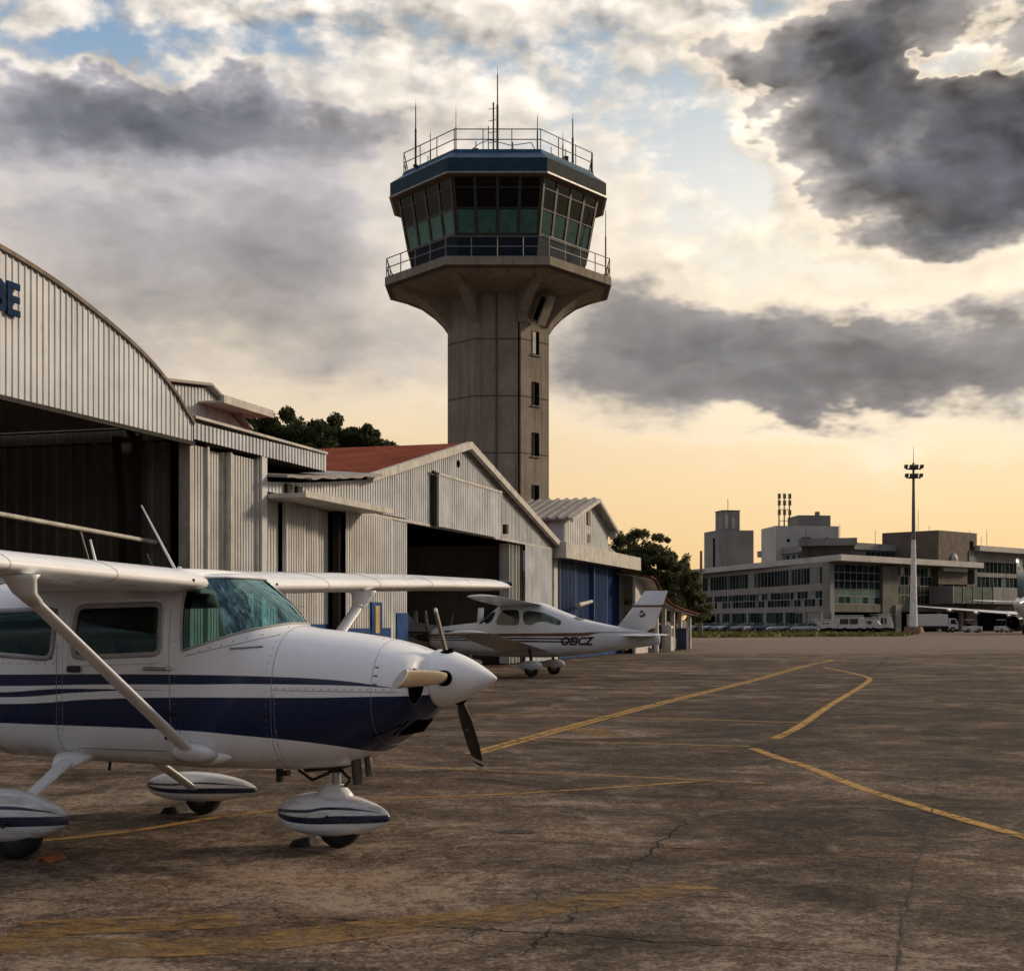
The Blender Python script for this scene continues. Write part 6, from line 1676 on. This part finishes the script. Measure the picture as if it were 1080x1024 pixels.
# registration and fin emblem: the viewer sees the left side (+y in the local frame)
REGM = pmat('registration_ink', (.02, .010, .010), .5)
tx = text_obj('registration', 'OEICZ', .33, REGM, a2, (-.95, 0, .98), (PI / 2, 0, PI), .003, .016, .25)
for v in tx.data.vertices:
    x, z = -.95 - v.co.x, .98 + v.co.y
    p = B2.side(x, z, 1, .006 if v.co.z <= 0 else .008); v.co = (v.co.x, v.co.y, -(p.y)) if False else (v.co.x, v.co.y, p.y)
em = MB(); em.path([(-3.50, .062, 1.92), (-3.42, .066, 1.84), (-3.34, .068, 1.86)], .03, 6); em.path([(-3.44, .060, 2.0), (-3.36, .060, 1.98)], .03, 6); em.build('fin_emblem', REGM, a2)
sp2 = MB(); sp2.lathe([(3.66, .17), (3.8, .16), (4.0, .12), (4.2, .06), (4.3, .01)], 20, 'x', (0, 0, 1.17)); sp2.build('spinner', DARKM, a2)
for dd in ((0, .25, .97), (0, -.25, -.97)):
    d = Vector(dd); t = d.cross(Vector((1, 0, 0))); rings = []
    for u, c in ((.14, .05), (.3, .11), (.6, .12), (.85, .09), (.9, .03)):
        o = Vector((3.78, 0, 1.17)) + d * u; rings.append([o + (t * .8 + Vector((.6, 0, 0))) * (c * .5 * math.cos(2 * PI * k / 10)) + Vector((.8, 0, 0)) * (.012 * math.sin(2 * PI * k / 10)) for k in range(10)])
    MB().loft(rings).build('propeller_blade', BROWN2, a2)
def pant2(cx, cy, L, z0, z1):
    rings = []
    for i in range(15):
        t = i / 14; s = max(.03, math.sin(PI * t ** .8) ** .6)
        rings.append([(cx - L / 2 + L * t, cy + .11 * s * math.cos(2 * PI * k / 14), (z0 + z1) / 2 + (z1 - z0) / 2 * s * math.sin(2 * PI * k / 14)) for k in range(14)])
    return MB().loft(rings).build('wheel_pant', W2, a2)
for cy in (-.95, 1.05):
    gear_wheel(-.2, cy, .22, .16, a2); pant2(-.15, cy, .85, .17, .50); MB().tube((-.2, cy, .4), (-.1, cy * .9, .9), .05).build('gear_leg', DARKM, a2)
gear_wheel(2.3, 0, .18, .13, a2); pant2(2.3, 0, .85, .22, .50); MB().tube((2.3, 0, .4), (2.3, 0, .8), .06).build('nose_strut', W2, a2)
MB().loft([[(2.0 + px, .2 + pz, 1.5) for px, pz in airfoil(.24, .3, 8, 0)], [(1.94 + px, .2 + pz, 2.12) for px, pz in airfoil(.20, .3, 8, 0)]]).build('blade_aerial', W2, a2)
MB().prism([(3.0, 1.40), (2.6, 1.41), (2.62, 1.36), (2.98, 1.35)], B2.side(2.8, 1.38, 1)[1] - .02, B2.side(2.8, 1.38, 1)[1] + .004).build('cowl_louvre', BLK, a2)

# ======================= airliner parked at the right edge
al = empty('jet_airliner', (47.9 + 12.5, 170, 0), 0, 'white twin engine jet airliner with dark blue tail at the right edge', 'airliner')
tail = Vector((61.0, 170, 0)); th = R(34)
al.location = tail; al.rotation_euler = (0, 0, PI / 2 - th)
# local x forward, origin below the tail cone
ALW = pmat('airliner_white', (.58, .58, .58), .3, var=.06, coat=.4)
TEAL = pmat('airliner_tail_blue', (.012, .05, .08), .6, spec=.1)
STA = [(0, 4.0 - .55, 4.0 + .0, .25, 3.75, 2, 2), (1.2, 3.05, 4.35, .62, 3.75, 2, 2), (4, 2.3, 4.9, 1.2, 3.7, 2, 2), (8, 1.65, 5.25, 1.7, 3.5, 2, 2), (14, 1.5, 5.35, 1.9, 3.42, 2, 2), (28, 1.5, 5.35, 1.9, 3.42, 2, 2), (32, 1.6, 5.2, 1.75, 3.3, 2, 2), (34.5, 1.95, 4.5, 1.2, 3.1, 2, 2), (36, 2.6, 3.4, .3, 2.9, 2, 2)]
BA = Body(STA)
MB().loft(BA.rings([36 * i / 60 for i in range(61)], 32)).build('fuselage', ALW, al)
wn = MB()
for k in range(36):
    x = 8 + k * .62
    for sg in (-1, 1): 
        p = BA.side(x, 3.95, sg, .01); q = BA.side(x + .3, 4.3, sg, .01); wn.add([BA.side(x, 3.95, sg, .012), BA.side(x + .28, 3.95, sg, .012), BA.side(x + .28, 4.32, sg, .012), BA.side(x, 4.32, sg, .012)], [(0, 1, 2, 3)])
wo_ = wn.build('cabin_windows', CGL, al); wo_['kind'] = 'stuff'
MB().loft([[(6.2 + px, pz, 4.6) for px, pz in airfoil(5.4, .10, 12, 0)], [(2.6 + px, pz, 9.2) for px, pz in airfoil(2.6, .09, 12, 0)]]).build('fin', TEAL, al)
MB().loft([[(1.75 + px, pz, 8.0) for px, pz in airfoil(1.2, .25, 8, 0)], [(1.05 + px, pz, 9.3) for px, pz in airfoil(1.1, .24, 8, 0)]]).build('fin_tip', ALW, al)
for sd_ in (-1, 1):
    wing_mesh([(.4, 4.0, 3.95, 3.0, .10), (5.2, 1.6, 4.25, 1.2, .09)], 10, sd_).build('tailplane', ALW, al)
    w = wing_mesh([(1.5, 23, 2.3, 6.2, .13), (6, 19.8, 2.75, 3.9, .12), (16.5, 14.4, 3.7, 1.5, .10)], 12, sd_); wv = w.build('wing', ALW, al)
    for y, x, z in ((5, 15.8, 2.55), (9, 14.6, 2.95), (12.2, 13.5, 3.3)):
        MB().loft([[(x + t, sd_ * y + r * math.cos(2 * PI * k / 10), z - .12 + r * math.sin(2 * PI * k / 10)) for k in range(10)] for t, r in ((-.8, .03), (0, .2), (1.2, .24), (2.2, .05))]).build('flap_fairing', ALW, wv)
    en = MB(); en.lathe([(20.4, .95), (20.9, 1.12), (22, 1.22), (23.3, 1.2), (23.9, 1.08), (23.95, 1.0), (23.7, .93)], 28, 'x', (0, sd_ * 5.6, 1.52), (False, False)); eo = en.build('engine', pmat('nacelle_paint', (.09, .11, .14), .3, metal=.3), al)
    MB().lathe([(20.38, .93), (20.36, .97), (20.2, .96)], 28, 'x', (0, sd_ * 5.6, 1.52), (False, False)).build('nozzle_ring', CHROME, eo)
    MB().lathe([(20.9, .9), (20.92, .02)], 24, 'x', (0, sd_ * 5.6, 1.52)).build('nozzle_core', BLK, eo); MB().lathe([(19.6, .05), (20.9, .45)], 16, 'x', (0, sd_ * 5.6, 1.52)).build('exhaust_cone', DARKM, eo)
    MB().lathe([(23.5, .9), (23.52, .05)], 24, 'x', (0, sd_ * 5.6, 1.52)).build('fan_face', BLK, eo)
    MB().prism([(20.5, 2.5), (22.5, 2.5), (23.0, 2.85), (19.5, 2.9)], sd_ * 5.6 - .15, sd_ * 5.6 + .15).build('pylon', ALW, al)
    for dx in (-.45, .45): gear_wheel(18.2 + dx, sd_ * 3.4, .55, .4, al)
    MB().tube((18.2, sd_ * 3.4, .5), (18.4, sd_ * 3.1, 2.4), .14).build('gear_leg', CHROME, al)
MB().tube((31.5, 0, .4), (31.5, 0, 2), .1).build('nose_gear_leg', CHROME, al); gear_wheel(31.5, 0, .38, .5, al)
# one more machine stands in the dark of the gabled hangar
a3 = copy_tree(a2)
for ch in list(a3.children):
    if ch.name.split('.')[0] in ('registration', 'fin_emblem', 'upper_wing'): bpy.data.objects.remove(ch)
a3.name = 'parked_airplane.001'; a3.location = (-5.4, 56.5, 0); a3.rotation_euler = (0, 0, R(-38))
tag(a3, 'white airplane standing deep inside the dark gabled hangar', 'airplane', 'parked single engine airplanes'); a2['group'] = 'parked single engine airplanes'

# ------------------------------------------------------------------ trees
def leaf_mat(name, c):
    m, g, b, out = new_mat(name)
    o = g.obj(); n = g.noise(o, .8, 4, .6); n2 = g.noise(o, 5, 3)
    g.put(b.inputs['Base Color'], g.mix(g.m('ADD', g.m('MULTIPLY', n, .7), g.m('MULTIPLY', n2, .3)), tuple(v * .45 for v in c), tuple(v * 1.6 for v in c)))
    b.inputs['Roughness'].default_value = .7; b.inputs['Specular IOR Level'].default_value = .25
    tl = g.node('ShaderNodeBsdfTranslucent'); tl.inputs[0].default_value = (c[0] * 1.6, c[1] * 1.5, c[2] * .8, 1)
    mx = g.node('ShaderNodeMixShader'); mx.inputs[0].default_value = .22
    g.l.new(b.outputs[0], mx.inputs[1]); g.l.new(tl.outputs[0], mx.inputs[2]); g.l.new(mx.outputs[0], out.inputs[0])
    return m
LEAF = leaf_mat('dark_foliage', (.045, .055, .018)); LEAF2 = leaf_mat('olive_foliage', (.060, .065, .022))
BARK = pmat('bark', (.060, .045, .032), .9, var=.3, scale=3)
def tree(name, loc, clumps, trunk_h, r0, size, per, label, seed, mat=LEAF, group=None):
    """clumps: (x, y, z, radius) of leaf masses in local metres"""
    rnd = random.Random(seed)
    t = empty(name, loc, 0, label, 'tree', group)
    tk = MB()
    pts = [Vector((0, 0, 0)), Vector((rnd.uniform(-.2, .2), rnd.uniform(-.2, .2), trunk_h * .5)), Vector((rnd.uniform(-.4, .4), rnd.uniform(-.3, .3), trunk_h))]
    tk.tube(pts[0], pts[1], r0, r0 * .8, 9); tk.tube(pts[1], pts[2], r0 * .8, r0 * .6, 9)
    for (x, y, z, r) in clumps:
        a = pts[2]; e = Vector((x, y, z)); mid = a.lerp(e, .5) + Vector((0, 0, -.12 * (e - a).length))
        tk.tube(a, mid, r0 * .42, r0 * .26, 6); tk.tube(mid, e, r0 * .26, r0 * .08, 6)
    tk.build('trunk', BARK, t)
    vs = []; fs = []
    for (x, y, z, r) in clumps:
        n = int(per * r * r)
        subs = [(Vector((rnd.gauss(0, 1), rnd.gauss(0, 1), rnd.gauss(0, .75))).normalized() * r * rnd.uniform(.35, 1.0), r * rnd.uniform(.22, .45)) for _ in range(16)]
        for k in range(n):
            sc, sr = rnd.choice(subs)
            d = Vector((rnd.gauss(0, 1), rnd.gauss(0, 1), rnd.gauss(0, .8))).normalized() * sr * rnd.random() ** .45
            p = Vector((x, y, z)) + sc + d
            s = size * rnd.uniform(.5, 1.3)
            u = Vector((rnd.gauss(0, 1), rnd.gauss(0, 1), rnd.gauss(0, 1))).normalized(); v = u.orthogonal().normalized()
            b = len(vs); vs += [p - u * s, p + v * s * .45, p + u * s, p - v * s * .45]; fs.append((b, b + 1, b + 2, b + 3))
    raw_mesh('crown', vs, fs, mat, t, False)
    return t
# left group behind the roofs
tree('leafy_tree', (-14.2, 88, 0), [(-1.8, 0, 12.9, 1.5), (-.4, .6, 13.6, 1.5), (1.0, -.5, 13.2, 1.5), (.2, 0, 12.0, 1.9), (2.2, .3, 12.4, 1.4), (-2.4, 0, 11.8, 1.5)], 8.5, .35, .15, 2600, 'dark rounded tree behind the long low fascia, left of its pair', 1, LEAF, 'trees behind the hangar roofs')
tree('leafy_tree', (-10.2, 90, 0), [(-.8, 0, 13.7, 1.2), (.6, .5, 13.4, 1.2), (1.8, 0, 12.6, .95), (0, 0, 12.3, 1.5), (-2, 0, 12.6, 1.3), (2.7, .2, 12.2, .8)], 8.5, .33, .15, 2600, 'dark tree with stepped top showing just above the red roof', 2, LEAF, 'trees behind the hangar roofs')
tree('leafy_tree', (-18.0, 92, 0), [(-1, 0, 12.4, 1.6), (1.2, 0, 12.8, 1.4), (0, 0, 11.5, 1.6)], 8, .33, .15, 2200, 'dark tree mostly hidden behind the roof monitor canopy', 9, LEAF, 'trees behind the hangar roofs')
tree('spreading_tree', (10.2, 104, 0), [(-2.2, 0, 6.9, 1.35), (-.6, .4, 7.3, 1.3), (.8, 0, 7.0, 1.1), (2.0, .2, 6.0, .95), (3.0, 0, 5.1, .8), (.6, -.4, 5.7, 1.3), (-1.4, 0, 5.4, 1.7), (1.6, 0, 4.4, 1.5), (-.2, .4, 4.2, 1.7), (3.1, .3, 3.7, 1.2), (-2.6, 0, 4.2, 1.5), (1.5, -.4, 2.9, 1.5), (3.5, 0, 2.5, 1.1), (-1, 0, 3, 1.5)], 2.2, .32, .13, 2400, 'broad dark tree behind the tiled booth with gaps of sky in its crown', 3, LEAF2)
tree('bushy_tree', (19.6, 168, 0), [(-1.6, 0, 5.0, 1.9), (.6, 0, 6.2, 1.7), (1.3, .3, 4.4, 1.9), (-.3, 0, 3.2, 1.9), (2.4, 0, 2.8, 1.5), (-2.4, 0, 2.8, 1.6)], 1.5, .25, .2, 1300, 'bushy dark tree at the left end of the terminal, right of the broad tree', 4, LEAF2)
# low weeds at the foot of the hangar row
rnd = random.Random(4)
for (s_, off, h) in ((79.5, .35, .5), (81.2, .5, .35), (78.6, .15, .3)):
    X, Y = ROW[0] + .2873 * s_ + .9578 * off, .9578 * s_ - .2873 * off
    pl = empty('weed_tuft', (X, Y, 0), 0, None, 'weeds'); vs = []; fs = []
    for k in range(60):
        a = rnd.uniform(0, 2 * PI); l = h * rnd.uniform(.5, 1.2); r = .35 * rnd.random()
        b0 = Vector((r * math.cos(a), r * math.sin(a), 0)); e = b0 * 1.8 + Vector((0, 0, l)); w = Vector((-math.sin(a), math.cos(a), 0)) * .04
        b = len(vs); vs += [b0 - w, b0 + w, e]; fs.append((b, b + 1, b + 2))
    raw_mesh('weed_leaves', vs, fs, LEAF2, pl, False)
    tag(pl, {79.5: 'tallest green weed tuft growing between the blue doors and the booth', 81.2: 'middle sized weed tuft growing nearest the booth', 78.6: 'lowest weed tuft growing at the corner of the blue doors'}[s_], None, 'weed tufts by the booth')

# ------------------------------------------------------------------ render settings
cy = scene.cycles
cy.max_bounces = 5; cy.diffuse_bounces = 2; cy.glossy_bounces = 3; cy.transmission_bounces = 3; cy.transparent_max_bounces = 8
cy.caustics_reflective = False; cy.caustics_refractive = False
cy.use_adaptive_sampling = True; cy.adaptive_threshold = .04
cy.use_denoising = True
